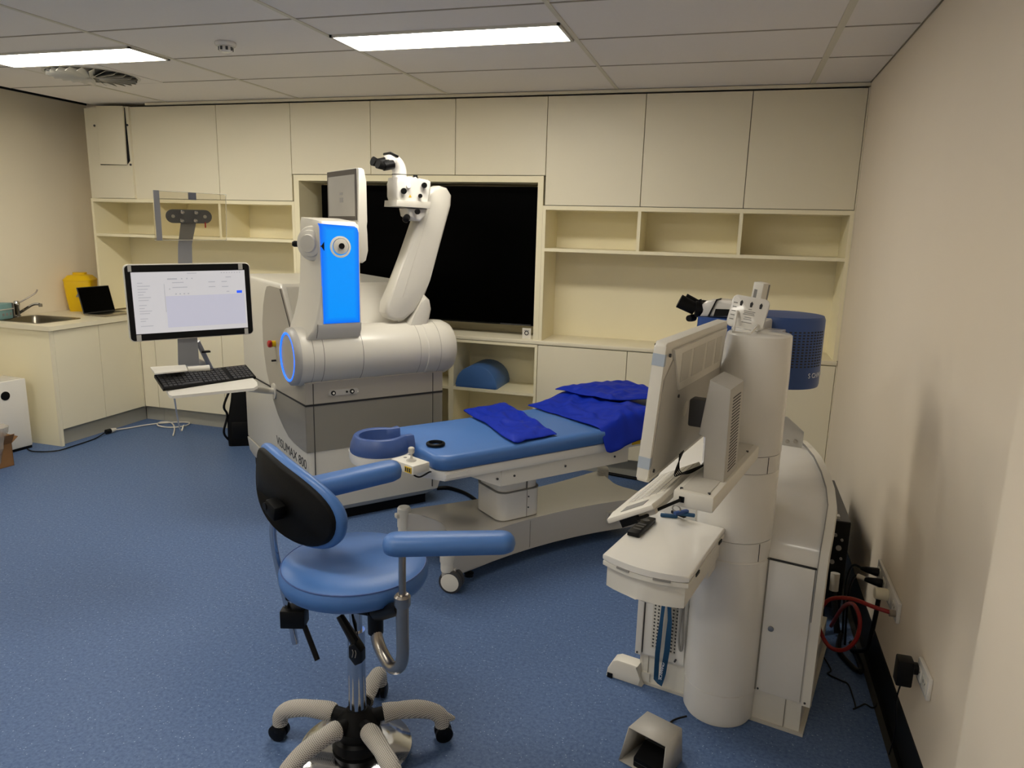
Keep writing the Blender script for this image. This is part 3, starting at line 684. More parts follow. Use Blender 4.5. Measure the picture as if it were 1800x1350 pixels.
for k in (0, 1):
    p0 = LF.at(681+9*k, 284+5*k, b=.05-.05*k); p1 = LF.at(665+9*k, 287+5*k, b=.04-.05*k)
    MB().cyl(p0, p1, .027, .026, n=20).build('eyepiece_tube', 'black', t)
    q = MB().cyl(p1, p1+(p1-p0).normalized()*.038+Vector((0, 0, .018)), .021, .026, n=20).build('eyecup', 'blackm', t)
MB().box(-.028, .028, -.05, .05, -.006, .006, bev=.003, mx=Matrix.Translation(LF.at(687, 273, b=.03)) @ Matrix.Rotation(.35, 4, 'Y')).build('top_dial', 'black', t)
MB().box(-.03, .03, -.045, .045, -.02, .02, bev=.012, mx=Matrix.Translation(LF.at(686, 280, b=.03)) @ Matrix.Rotation(.35, 4, 'Y')).build('binocular_bridge', 'white', t)
for u, v, r_ in ((709, 336, .017), (745, 326, .016), (738, 344.5, .012), (733, 372, .016)):
    p = LF.at(u, v, b=-.025)
    MB().lathe([(r_*.8, 0), (r_, .008), (r_, .022), (r_*.8, .026)], c=p, ax=(-.3, -1, .0), n=18).build('focus_knob', 'black', t)
p = LF.at(716, 381, b=.0); MB().lathe([(.018, 0), (.02, .01), (.02, .035), (.014, .04)], c=p, ax=(-.6, -.6, -.5), n=18).build('focus_knob', 'black', t)
p = LF.at(730, 314, b=.06); MB().lathe([(.018, -.01), (.02, .0), (.013, .012), (.013, .02)], c=p, n=16).build('top_knob', 'black', t)
p = LF.at(717.5, 328, b=-.02); MB().lathe([(.014, 0), (.012, .015)], c=p, ax=(-.2, -1, .2), n=16).build('white_knob', 'whitem', t)
p = LF.at(721, 345, b=-.0215); MB().prism([(-.009, -.006), (.009, -.006), (0, .01)], lambda u, v, w: p+Vector((u, w, v)), 0, .002).build('warning_triangle', 'yel_l', t)

# ------------------------------------------------------------------ tilted computer monitor with keyboard shelf, on its own bracket by the laser
mb = -.13; ma = -.61
t = thing('monitor_station', 'wide black-framed lit computer screen with a keyboard shelf on a grey bracket', 'monitor', LF.wor(ma, mb, 0), LF.rz)
def ML(u, v, bb=0.0):
    q = LF.at(u, v, b=mb+bb); return Vector((q.x-ma, bb, q.z))
tl, tr, br_, bl = ML(217, 465), ML(440, 462), ML(445, 587), ML(228, 602)
x0, x1 = (tl.x+bl.x)/2, (tr.x+br_.x)/2; z0, z1 = (bl.z+br_.z)/2, (tl.z+tr.z)/2
TM = Matrix.Translation(((x0+x1)/2, 0, (z0+z1)/2)) @ Matrix.Rotation(-.015, 4, 'Y')
hw, hh = (x1-x0)/2, (z1-z0)/2
b = MB(); b.prism(rrect(2*hw, 2*hh, .02), lambda u, v, w: TM @ Vector((u, w, v)), .004, .034, bev=.006); b.build('casing', 'whitem', t)
b = MB(); b.prism(rrect(2*hw-.008, 2*hh-.008, .018), lambda u, v, w: TM @ Vector((u, w, v)), -.001, .005); b.build('black_bezel', 'black', t)
sw, sh = hw-.028, hh-.036
S_ = lambda u, v, w: TM @ Vector((-sw+u*2*sw, w, sh-v*2*sh))
def sbox(name, m, u0, u1, v0, v1, w, parent):
    MB().quad(S_(u0, v0, w), S_(u1, v0, w), S_(u1, v1, w), S_(u0, v1, w)).build(name, m, parent)
scr = MB().quad(S_(0, 0, -.0016), S_(1, 0, -.0016), S_(1, 1, -.0016), S_(0, 1, -.0016)).build('screen', 'screen_w', t, label='lit screen with a pale page of text lines')
sbox('page_area', 'screen_l', .275, .985, .40, .92, -.002, scr)
b = MB()
rows = [(.36+.02, .50, .035, .045)]
def ln(u0, u1, v, h=.012): b.quad(S_(u0, v, -.0022), S_(u1, v, -.0022), S_(u1, v+h, -.0022), S_(u0, v+h, -.0022))
for i, v in enumerate((.17, .22, .27, .315, .36, .405, .45, .53, .58, .625, .665, .75, .79, .87)): ln(.045, .09+.02*((i*7) % 4), v, .010)
ln(.475, .56, .028, .01)
for k in range(8): ln(.78+.024*k, .79+.024*k, .03, .013)
ln(.30, .385, .11, .02)
for k in range(3): ln(.42+.045*k, .432+.045*k, .11, .018)
ln(.34, .44, .175); ln(.66, .72, .18); ln(.78, .83, .18); ln(.34, .47, .255); ln(.66, .72, .26); ln(.78, .84, .265)
ln(.31, .32, .275, .02)
for k in range(4): ln(.36+.036*k, .373+.036*k, .36, .018)
ln(.82, .845, .35); ln(.82, .87, .105)
for u in (.268,): b.quad(S_(u, .2, -.0022), S_(u+.004, .2, -.0022), S_(u+.004, .66, -.0022), S_(u, .66, -.0022))
b.build('text_line', 'screen_t', scr)
sbox('blue_button', 'screen_b', .915, .965, .345, .39, -.0022, scr)
for u0, u1, v0, v1 in ((.0-.02, .03-.02, -.115, -.012), (.945, .985, -.115, -.012), (.0, .04, 1.012, 1.115), (.965, 1.0, 1.012, 1.115)):
    sbox('tape_strip', 'greyp', u0, u1, v0, v1, -.0018, t)
# grey spine, bracket with oval plate, acrylic panel
def MP(l, bb): return [(lambda q: (q.x, q.z))(ML(u, v, bb)) for u, v in l]
MB().prism(MP(((313, 470), (313, 430), (318, 388), (345, 388), (337, 430), (338, 470)), .05), XZ, .045, .052).build('upper_spine', 'gs', t)
MB().prism(MP(((312, 595), (313, 640), (320, 658), (352, 658), (350, 640), (346, 590), (338, 465), (313, 465)), .045), XZ, .038, .046).build('spine', 'gs', t)
o1, o2 = ML(304, 380, .04), ML(360, 381, .04)
ov = [(o1.x+.032*math.cos(a), o1.z+.032*math.sin(a)) for a in [PI/2+PI*i/12 for i in range(13)]]+[(o2.x+.032*math.cos(a), o2.z+.032*math.sin(a)) for a in [-PI/2+PI*i/12 for i in range(13)]]
op = MB().prism(ov, XZ, .036, .044).build('oval_plate', 'gsd', t, label='slate grey oval bracket plate')
for u, v in ((321, 373), (345, 374), (320, 388), (344, 388)):
    q = ML(u, v, .03); MB().lathe([(.009, 0), (.009, .006), (.005, .007)], c=(q.x, .036, q.z), ax=(0, -1, 0), n=14).build('bolt', 'chrome', op)
for q in (o1, o2): MB().lathe([(.008, 0), (.008, .002)], c=(q.x, .036, q.z), ax=(0, -1, 0), n=14).build('hole', 'greyp', op)
a0, a1, a2, a3 = ML(270, 335, .028), ML(397, 342, .028), ML(398, 422, .028), ML(272, 422, .028)
ap = MB().prism([(a0.x, a0.z), (a1.x-.012, a1.z), (a1.x, a1.z-.012), (a2.x, a2.z), (a3.x, a3.z)], XZ, .024, .032).build('acrylic_panel', 'acryl', t, label='clear acrylic panel behind the bracket plate')
for p, q in ((a0, a1), (a3, a2), (a1, a2)): MB().cyl((p.x, .028, p.z), (q.x, .028, q.z), .0018, n=6).build('edge', 'acryl_e', ap)
MB().box(a0.x-.002, a0.x+.022, .02, .036, a3.z-.002, a0.z+.002).build('grey_edge_strip', 'gs', ap)
q = ML(338, 345, .03); MB().box(q.x-.018, q.x+.016, .02, .036, q.z-.017, q.z+.017).build('top_clip', 'gsd', ap)
q = ML(361, 396, .03); MB().cyl((q.x, .03, q.z+.014), (q.x, .03, q.z-.012), .003, n=8).build('vial', 'red', ap)
# keyboard shelf, tilted down towards the user
def KL(u, v, z): q = LF.at(u, v, z=z); return Vector((q.x-ma, q.y-mb, z))
tray = [KL(*q) for q in ((297, 694, .968), (303, 696, .966), (446, 682, .966), (453, 678, .968), (452, 672, .975), (428, 648, 1.012), (280, 660, 1.012))]
dz = Vector((0, 0, .013))
MB().loft([[q-dz for q in tray], tray]).build('keyboard_shelf', 'whitem', t)
kk = [KL(*q) for q in ((287, 683, .992), (450, 662, .992), (432, 641, 1.034), (271, 659, 1.034))]
kn_ = (kk[1]-kk[0]).cross(kk[3]-kk[0]).normalized()
kc = sum(kk, Vector())/4-kn_*.014
kt = thing('keyboard', 'black full-size keyboard lying on the white shelf under the lit screen', 'keyboard', LF.wor(ma+kc.x, mb+kc.y, kc.z), LF.rz)
kk = [q-kc for q in kk]
kb = MB().loft([[q-kn_*.0135 for q in kk], kk]).build('base', 'black', kt)
b = MB(); o_ = kk[3]; ex = kk[2]-kk[3]; ey = kk[0]-kk[3]
for r_ in range(6):
    for c_ in range(21):
        if c_ in (15,): continue
        u0, u1 = .02+c_*.0458, .02+c_*.0458+.039; v0, v1 = .08+r_*.148, .08+r_*.148+.118
        if r_ == 5 and 4 <= c_ <= 8:
            if c_ != 4: continue
            u1 = .02+8*.0458+.039
        Aq = [o_+ex*u+ey*v for u, v in ((u0, v0), (u1, v0), (u1, v1), (u0, v1))]; cn_ = sum(Aq, Vector())/4
        b.loft([Aq, [q*.86+cn_*.14+kn_*.004 for q in Aq]])
b.build('key', 'dgrey', kt)['kind'] = 'stuff'
zk = .966
w = [KL(*q, 1.055) for q in ((264, 645), (272, 656), (330, 650), (326, 641))]
MB().prism([(q.x, q.y) for q in w], XY, 1.047, 1.055, bev=.002).build('side_shelf', 'whitem', t)
q0, q1 = KL(330, 650, 1.04), KL(368, 647, 1.04)
MB().cyl(q0, q1, .016, n=16).build('pivot_roll', 'whitem', t)
q3, q4 = ML(347, 600, .06), ML(372, 650, .12)
MB().tube([q3, q3.lerp(q4, .5), q4], .012, n=10).build('back_strut', 'gs', t)
q2 = ML(361, 618, .07)
MB().box(q2.x-.02, q2.x+.022, .055, .085, q2.z-.004, q2.z+.004).build('clip', 'black', t)
# support arm going back to the laser's side
e0 = Vector((.03, .05, 1.03)); e3 = Vector((-ma-.01, .62-mb, .70))
MB().tube([e0, Vector((.045, .08, 1.04)), Vector((.10, .16, 1.0)), Vector((.18, .27, .92)), Vector((.3, .46, .82)), e3-Vector((.08, .03, -.02)), e3], .02, n=12).build('support_arm', 'lwhite', t)
MB().lathe([(.05, 0), (.05, .012)], c=e3-Vector((.002, 0, 0)), ax=(1, 0, 0), n=24).build('wall_flange', 'lwhite', t)
MB().box(-.05, .05, .0, .05, 1.0, 1.035, bev=.006).build('shelf_bracket', 'gs', t)
c0, c9 = at(305, 690, z=.952), Vector((-4.40, 5.0, .012))
o = MB().tube([c0.lerp(c9, k/8)-Vector((0, 0, .22*math.sin(PI*k/8)*(1-k/8))) for k in range(9)], .0045, n=8).build('shelf_cable', 'cable_w')
tag(o, 'white cable hanging from the keyboard shelf down to the floor', 'cable')

# ================================================================== TREATMENT BED
t = thing('treatment_bed', 'blue padded patient bed on a white wheeled base in front of the laser', 'bed', LF.wor(1.0, -.82, 0), LF.rz)
ox, oy = 1.0, -.82
bx = lambda a: a-ox
by = lambda b_: b_-oy
near, far_, a0, a1 = -1.105, -.505, .262, 2.08
hw = (far_-near)/2; cy_ = by((near+far_)/2)
b = MB(); rings = []
for ins, z in ((.012, .625), (.0, .635), (.0, .675), (.008, .692), (.025, .70)):
    pts = []
    for u, v in rrect((a1-a0)-2*ins, 2*hw-2*ins, .075-ins*.5, 7):
        A = u+(a0+a1)/2
        rise = 0
        pts.append(Vector((bx(A), v+cy_, z+rise)))
    rings.append(pts)
b.loft(rings).build('mattress', 'bluev', t, smooth=60)
# raised foot bolster section beneath the gowns
b = MB()
pf = [(1.30, .69), (1.42, .715), (1.55, .735), (1.75, .742), (1.95, .735), (2.06, .715), (2.075, .69)]
b.prism([(bx(u), v) for u, v in pf], XZ, cy_-hw+.03, cy_+hw-.03, bev=.012, seg=3); b.build('leg_support', 'bluev', t)
# white deck under the mattress
dk = [(.23, near+.12), (.30, near+.01), (a1-.03, near+.01), (a1-.03, far_-.01), (.30, far_-.01), (.23, far_-.12)]
MB().prism([(bx(u), by(v)) for u, v in dk], XY, .575, .624, bev=.006).build('deck', 'white', t)
MB().box(bx(.30), bx(.42), by(near-.002), by(near+.02), .592, .612).build('badge_plate', 'white', t)
MB().ring((bx(.335), by(near+.0085), .60), (0, 1, 0), .009, .0025, 20, 6).build('badge', 'ink_l', t)
for i in (0, 1): MB().box(bx(.365+.02*i), bx(.377+.02*i), by(near+.007), by(near+.009), .596, .604).build('badge_letter', 'ink_l', t)
# rail box below
rb = [(.44, .575), (.62, .49), (1.46, .49), (1.46, .575)]
b = MB().prism([(bx(u), v) for u, v in rb], XZ, by(near+.03), by(far_-.03)); b.build('lift_beam', 'white', t)
MB().box(bx(.625), bx(1.46), by(near+.024), by(near+.032), .492, .573).build('beam_cover', 'whitem', t)
for a in (.60, .70, 1.02, 1.36): MB().cyl((bx(a), by(near+.026), .535), (bx(a), by(near+.02), .535), .006, n=10).build('screw', 'dgrey', t)
# lifting column, two telescoping stages
def colring(z, s=1): return [Vector((bx(.82)+u*s, by(-.845)+v*s, z)) for u, v in rrect(.26, .26, .05, 4)]
MB().loft([colring(.35, .93), colring(.50, .93)]).build('column_upper', 'white', t)
MB().loft([colring(.25), colring(.40)]).build('column_lower', 'white', t)
MB().loft([colring(.398, 1.012), colring(.404, 1.012)]).build('column_seam', 'seam_l', t)
MB().box(bx(.855), bx(.857), by(-.977), by(-.96), .25, .49).build('column_joint', 'seam_l', t)
for z in (.30, .36): MB().cyl((bx(.865), by(-.972), z), (bx(.865), by(-.98), z), .004, n=8).build('screw', 'dgrey', t)
# base: waisted plate between four castor posts
cx0, cx1, cn, cf = .33, 1.72, -1.07, -.58
def arcp(p, q, sag, n=10):
    p, q = Vector(p), Vector(q); d = q-p; m = Vector((-d.y, d.x)).normalized()
    return [tuple(p+d*(i/n)+m*sag*4*(i/n)*(1-i/n)) for i in range(n+1)]
out = arcp((cx0, cn-.03), (cx1, cn-.03), .10)+arcp((cx1+.03, cn), (cx1+.03, cf), .14)+arcp((cx1, cf+.03), (cx0, cf+.03), .08)+arcp((cx0-.03, cf), (cx0-.03, cn), .14)
MB().prism([(bx(u), by(v)) for u, v in out], XY, .075, .245, bev=.012, seg=3).build('base', 'basew', t)
def base_arch(): pass
b = MB()
MB().box(bx(1.37), bx(1.51), by(-1.046), by(-1.03), .13, .19).build('rating_label', 'greyp', t)
lb = MB()
for i in range(4):
    for j in range(3): lb.box(bx(1.375+.034*i), bx(1.375+.034*i+.026), by(-1.0475), by(-1.046), .136+.018*j, .136+.018*j+.011)
lb.build('printed_mark', 'ink_l', t)
MB().box(bx(.86), bx(.862), by(-1.0085), by(-1.0), .085, .235).build('base_joint', 'seam_l', t)
for i, (a, b_) in enumerate(((cx0, cn), (cx0, cf), (cx1, cn), (cx1, cf))):
    MB().lathe([(.034, .155), (.036, .16), (.036, .262), (.030, .27), (.005, .272)], c=(bx(a), by(b_), 0), n=24).build('castor_post', 'whitem', t)
    if i == 1: MB().box(bx(a)-.05, bx(a)-.03, by(b_)-.015, by(b_)+.015, .215, .24, bev=.004).build('post_knob', 'whitem', t)
    ang = 0.35+.5*i
    cs = MB().lathe([(.03, .11), (.032, .12), (.032, .156)], c=(bx(a), by(b_), 0), n=20).build('castor', 'whitem', t)
    dx, dy = math.cos(ang)*.012, math.sin(ang)*.012
    wx, wy = bx(a)+.02, by(b_)-.01
    axv = Vector((math.cos(ang+2.2), math.sin(ang+2.2), 0)) if i else Vector((-.75, -.66, 0)).normalized()
    for s_ in (-1, 1):
        c_ = Vector((wx, wy, .058))+axv*.017*s_
        MB().lathe([(.047, -.013), (.058, -.009), (.058, .009), (.047, .013)], c=c_, ax=axv, n=28).build('wheel', 'dgrey', cs)
        MB().lathe([(.046, .008), (.046, .0135), (.03, .016)], c=c_, ax=axv*s_, n=24).build('wheel_cap', 'whitem', cs)
    MB().box(-.02, .02, -.007, .007, 0, .06, mx=Matrix.Translation((wx, wy, .062)) @ Matrix.Rotation(math.atan2(axv.y, axv.x)+PI/2, 4, 'Z')).build('fork', 'whitem', cs)
    if i < 1: MB().lathe([(.012, .03), (.025, .035), (.025, .05), (.01, .055), (.01, .11)], c=(bx(a)+.14, by(b_)+.03, 0), n=16).build('floor_stop', 'black', t)
# headrest: horseshoe pad on a white cup
hx, hy = .135, -.74
cup = [Vector((bx(hx)+u*s_, by(hy)+v*s_, z)) for s_, z in ((1, 0),) for u, v in ell(.135, .135)]
rr = []
for s_, z in ((.86, .60), (.97, .61), (1.0, .63), (1.0, .66)): rr.append([Vector((bx(hx)+u*s_*1.0, by(hy)+v*s_, z)) for u, v in ell(.15, .145, 40, 2.6)])
MB().loft(rr).build('headrest_cup', 'white', t)
MB().box(bx(.2), bx(.34), by(hy-.06), by(hy+.06), .60, .624, bev=.004).build('headrest_arm', 'white', t)
hs = []
def horseshoe(ro, ri, z):
    o_ = [(ro*math.cos(a), ro*1.0*math.sin(a)) for a in [math.radians(32+296*i/30) for i in range(31)]]
    o_[0] = (.135, ro*.80); o_[-1] = (.135, -ro*.80)
    i_ = [(ri*math.cos(a)*1.05, ri*math.sin(a)) for a in [math.radians(328-296*i/30) for i in range(31)]]
    i_[0] = (.135, -ri*.62); i_[-1] = (.135, ri*.62)
    return [Vector((bx(hx-.005)+u, by(hy)+v, z)) for u, v in o_+i_]
rs = [horseshoe(.142, .098, .655), horseshoe(.148, .094, .67), horseshoe(.143, .094, .70), horseshoe(.128, .098, .738), horseshoe(.122, .106, .743)]
MB().loft(rs).build('headrest_pad', 'bluev2', t, smooth=50, label='horseshoe headrest in darker blue')
MB().lathe([(.10, .665), (.06, .66), (.01, .658)], c=(bx(hx), by(hy), 0), n=28, cap=False).build('headrest_bowl', 'bluev2', t)
# joystick box
jm = Matrix.Translation((bx(.155), by(-1.035), .665)) @ Matrix.Rotation(.25, 4, 'Z')
jb = MB().box(-.05, .05, -.075, .085, -.022, .022, bev=.006, mx=jm).build('joystick_box', 'whitem', t)
MB().box(-.054, -.0495, -.065, -.02, -.015, .012, mx=jm).build('warning_label', 'yel_l', jb)
b = MB()
for k in range(3): b.box(-.0548, -.0536, -.06+.014*k, -.052+.014*k, -.01, .008, mx=jm)
b.build('printed_mark', 'ink', jb)
MB().lathe([(.024, .022), (.022, .028), (.006, .034), (.004, .055), (.012, .058), (.0145, .064), (.0145, .082), (.01, .086)], c=(bx(.155), by(-1.04), .665), n=24).build('joystick', 'greyl', jb)
MB().lathe([(.008, .022), (.008, .0235)], c=(bx(.15), by(-.985), .665), n=14).build('button', 'ink_l', jb)
MB().tube([(bx(.13), by(-1.09), .645), (bx(.16), by(-1.11), .628), (bx(.22), by(-1.09), .635), (bx(.25), by(-1.05), .62)], .004, n=8).build('joystick_cable', 'black', jb)
MB().box(bx(1.47), bx(1.53), by(near+.008), by(near+.0105), .588, .61).build('warning_label', 'yel_l', t)
# things lying on the bed
p = LF.wor(.342, -.92, .7005)
o = MB().lathe([(.034, 0), (.045, .003), (.047, .010), (.044, .016), (.036, .018), (.033, .012), (.034, 0)], n=36, cap=False).build('ring_cushion', 'black', None, smooth=60)
o.location = p; tag(o, 'small black ring lying on the blue mattress near the headrest', 'ring')
def cloth(name, quad, label, zf, nu=46, nv=34, seed=0, thick=.008, edge=.012):
    """a folded gown: quad = four (a,b) corners in the laser frame, zf(a,b) = support height"""
    bm = bmesh.new(); vs = []
    for i in range(nu+1):
        row = []
        for j in range(nv+1):
            u, v = i/nu, j/nv
            p0 = Vector(quad[0]).lerp(Vector(quad[1]), u); p1 = Vector(quad[3]).lerp(Vector(quad[2]), u)
            q = p0.lerp(p1, v)
            n1 = noise.noise(Vector((u*3+seed, v*3, seed))); n2 = noise.noise(Vector((u*3, v*3+seed*2, seed+9)))
            q = q+Vector((n1, n2))*edge*1.6
            A, B = q.x, q.y
            fold = (1-abs(noise.noise(Vector((A*5+B*3+seed, B*7-A*4, seed*3)))*2))*.016
            fold += .012*max(0, 1-abs(math.sin((A*1.0-B*.55)*13+seed+2.5*noise.noise(Vector((A*4, B*4, seed)))))*1.6)
            fold += (1-abs(noise.noise(Vector((A*14+B*9, B*12-A*6, seed+4)))*2))*.009
            fall = min(1, 9*min(u, 1-u, v, 1-v)+.12)
            z = zf(A, B)+.006+fold*fall
            row.append(bm.verts.new(LF.wor(A, B, z)-LF.wor(quad[0][0], quad[0][1], 0)))
        vs.append(row)
    for i in range(nu):
        for j in range(nv): bm.faces.new((vs[i][j], vs[i+1][j], vs[i+1][j+1], vs[i][j+1]))
    m_ = MB(); m_.bm.free(); m_.bm = bm
    o = m_.build(name, 'gown', None, smooth=70, solid=thick, sub=1)
    o.location = LF.wor(quad[0][0], quad[0][1], 0)
    tag(o, label, 'gown')
    return o
def zbed(A, B):
    z = .703
    if A > 1.28: z = .703+.045*min(1, (A-1.28)/.2)
    if B < near+.02: z -= min(.13, (near+.02-B)*2.4)
    return z
cloth('folded_gown', [(.79, -.40), (1.10, -.36), (.965, -1.075), (.69, -1.085)], 'royal blue folded gown lying across the middle of the bed', zbed, seed=1)
cloth('folded_gown', [(1.19, -.47), (1.75, -.42), (1.66, -1.15), (1.25, -1.135)], 'wider royal blue gown draped over the bed edge at the foot end', zbed, seed=5)
def zbed2(A, B): return zbed(A, B)+.035
cloth('folded_gown', [(1.42, -.43), (1.97, -.50), (1.88, -1.02), (1.50, -.86)], 'royal blue gown heaped on top of the wider one at the foot end', zbed2, seed=8)
b = MB().tube([LF.wor(1.50, -.50, .79), LF.wor(1.54, -.52, .795), LF.wor(1.58, -.49, .792)], .003, n=8).build('white_tie', 'cable_w')
tag(b, 'short white tie string lying on the topmost blue gown', 'string')
b = MB().tube([at(768, 858, z=.013), at(785, 857, z=.013), at(802, 861, z=.013), at(820, 868, z=.013), at(836, 879, z=.013), at(848, 892, z=.013), at(856, 905, z=.013)], .012, n=10).build('power_cable', 'black')
tag(b, 'thick black power cable on the floor between laser and bed base', 'cable')
# foot pedal beside the stool, half hidden
t = thing('foot_pedal', 'white foot pedal on the floor between the stool seat and the laser plinth', 'foot pedal', LF.wor(.12, -.42, 0), LF.rz+.2)
MB().prism([(-.11, 0), (.11, 0), (.12, .02), (.08, .05), (-.1, .055), (-.12, .02)], XZ, -.08, .08, bev=.006).build('housing', 'whitem', t)
MB().box(-.08, .06, -.06, .06, .05, .062, bev=.004).build('treadle', 'greyl', t)
# ================================================================== SURGEON'S STOOL
SC = Vector((-1.07, 1.916, 0))
t = thing('surgeon_stool', 'blue padded surgeon stool with armrests and net-wrapped castor legs in the foreground', 'stool', SC)
V = lambda p: Vector(p)-SC
# seat
b = MB()
b.lathe([(.10, .63), (.205, .63), (.225, .642), (.232, .66), (.232, .68), (.224, .698)], n=56).build('seat', 'bluev', t, smooth=60)
MB().lathe([(.224, .698), (.205, .709), (.15, .713), (.05, .709), (.001, .708)], n=56, cap=False).build('seat_top', 'bluev', t, smooth=60)
MB().ring((0, 0, .698), (0, 0, 1), .2245, .0022, 56, 6).build('piping', 'bluev2', t)
# gas column, mechanism
MB().cyl((0, 0, .16), (0, 0, .46), .029, n=28).build('gas_column', 'chrome', t)
MB().cyl((0, 0, .40), (0, 0, .61), .021, n=24).build('inner_column', 'chrome', t)
MB().lathe([(.045, .56), (.06, .575), (.13, .605), (.14, .632)], n=28).build('seat_mount', 'blackm', t)
MB().box(-.25, .08, -.035, .035, .535, .60, bev=.008).build('mechanism', 'black', t)
# lever with hexagonal end
l0 = V(at(597, 1082, y=1.87)); l1 = V(at(632, 1140, y=1.86))
MB().tube([l0, l0.lerp(l1, .5), l1], lambda s: .012+.006*s, n=8).build('height_lever', 'black', t)
hx_ = [(.03*math.cos(PI/6+PI/3*i), .038*math.sin(PI/6+PI/3*i)) for i in range(6)]
kn = MB().prism(hx_, lambda u, v, w: l1+Vector((u, -.012+w-.3*u, v-.004)), -.02, .012, bev=.003).build('lever_knob', 'black', t)
for k in range(2): MB().tube([l1+Vector((-.008+.01*k, -.0335, -.012)), l1+Vector((-.004+.01*k, -.0335, .005)), l1+Vector((-.007+.01*k, -.0335, .014))], .0015, n=6).build('knob_mark', 'ink_l', kn)
l0 = V(at(535, 1100, y=1.9)); l1 = V(at(558, 1160, y=1.88))
MB().tube([l0, l0.lerp(l1, .5), l1], .009, n=10).build('tilt_lever', 'black', t)
# back support bar and clamp
c0 = V(at(515, 1082, y=1.90))
MB().box(-.035, .045, -.03, .03, -.032, .03, bev=.004, mx=Matrix.Translation(c0) @ Matrix.Rotation(.3, 4, 'Z')).build('bar_clamp', 'black', t)
bar = [V(at(u, v, y=yy)) for u, v, yy in ((519, 1130, 1.915), (512, 1095, 1.905), (497, 1030, 1.885), (483, 965, 1.87), (480, 925, 1.87), (489, 895, 1.875))]
MB().tube(bar, .0115, n=14).build('back_bar', 'chrome', t)
# backrest
pc = Vector((-1.235, 1.865, .915)); dC = (pc-CC).dot(CF)
Lp, Rp = at(452, 797, d=dC+.15), at(596, 935, d=dC-.15)
U = (Rp-Lp); Wd = U.length/2; U.normalize(); pc = (Lp+Rp)/2
Nn = Vector((.72, .60, -.10)); Nn = (Nn-U*Nn.dot(U)).normalized(); Vv = Nn.cross(U); Vv = Vv if Vv.z > 0 else -Vv
def pad(su, sv, w, k=1.0, off=(0, 0)):
    o = []
    for u, v in ell(1, 1, 48, 2.3):
        # fuller at the near end, slightly pointed at the far end
        vv = v*(.86+.14*u) if v > 0 else v*(1.0+.06*u)
        o.append(pc-SC+U*(u*Wd*su+off[0])+Vv*(vv*.13*sv+off[1])+Nn*(w-.05*(1-u*u)*k))
    return o
MB().loft([pad(.93, .90, .0), pad(.985, .97, .008), pad(1.0, 1.0, .018), pad(.985, .97, .030), pad(.93, .88, .040), pad(.8, .72, .045), pad(.4, .36, .047)]).build('backrest', 'bluev', t, smooth=70)
MB().loft([pad(.89, .86, -.016), pad(.93, .91, -.008), pad(.93, .91, .006)]).build('back_shell', 'blackm', t, smooth=60, label='black shell on the back of the backrest')
q = V(at(490, 893, d=dC-.01))
MB().box(-.03, .03, -.02, .02, -.024, .024, bev=.006, mx=basis(q-Nn*.012, U, Nn, Vv)).build('back_clamp', 'blackm', t)
MB().cyl(q-Nn*.035-U*.026, q-Nn*.01-U*.026, .012, n=14).build('clamp_knob', 'black', t)
# armrests
def armrest(p, q, w, h):
    p, q = Vector(p), Vector(q); d = (q-p).normalized(); s_ = d.cross(Vector((0, 0, 1))).normalized(); up = s_.cross(d)
    L = (q-p).length; rings = []
    for ins, z in ((.018, -h/2), (.004, -h/2+.008), (0, -.002), (.003, h/2-.016), (.012, h/2-.005), (.03, h/2)):
        rings.append([(p+q)/2-SC+d*u+s_*(v*(1-.12*u/L))+up*(z-.012*math.cos(u/L*3.0)*0+.008*(u/L)**2) for u, v in rrect(L-2*ins, w-2*ins, (w-2*ins)/2*.96, 8)])
    return MB().loft(rings)
rp, rq = at(672, 957, z=.865), at(906, 953, z=.865)
armrest(rp, rq, .088, .056).build('armrest', 'bluev', t, smooth=60)
lp, lq = at(535, 862, z=.905), at(704, 823, z=.925)
armrest(lp, lq, .10, .062).build('armrest', 'bluev', t, smooth=60)
d = (rq-rp).normalized(); pt = rp+d*.055
x_, y_ = pt.x, pt.y
MB().cyl(V((x_, y_, .84)), V((x_, y_, .66)), .0105, n=16).build('arm_post', 'steel', t)
MB().lathe([(.022, .675), (.024, .68), (.024, .705), (.018, .712), (.012, .708)], c=V((x_, y_, 0)), n=24).build('arm_socket', 'steel', t)
jt = [V((x_, y_, .70)), V((x_, y_, .60)), V((x_, y_, .52)), V((x_-.012, y_+.004, .478)), V((x_-.045, y_+.02, .458)), V((x_-.085, y_+.045, .475)), V((x_-.115, y_+.065, .51)), V((x_-.125, y_+.075, .56))]
MB().tube(jt, .0185, n=16).build('arm_tube', 'steel', t)
MB().cyl(jt[-1]-Vector((0, 0, .035)), jt[-1]+Vector((0, 0, .03)), .0235, n=20).build('arm_holder', 'black', t)
MB().tube([jt[-1]+Vector((0, 0, .028)), jt[-1]+Vector((.03, -.02, .045)), V((x_-.03, y_+.015, .652)), V((x_-.01, y_+.005, .665))], .021, n=14).build('swivel_joint', 'black', t)
# far arm post
d = (lq-lp).normalized(); pt = lp+d*.07
MB().tube([V((pt.x, pt.y, .88)), V((pt.x, pt.y, .64)), V((pt.x+.02, pt.y-.03, .56)), Vector((-.06, .06, .555))], .012, n=12).build('arm_post', 'steel', t)
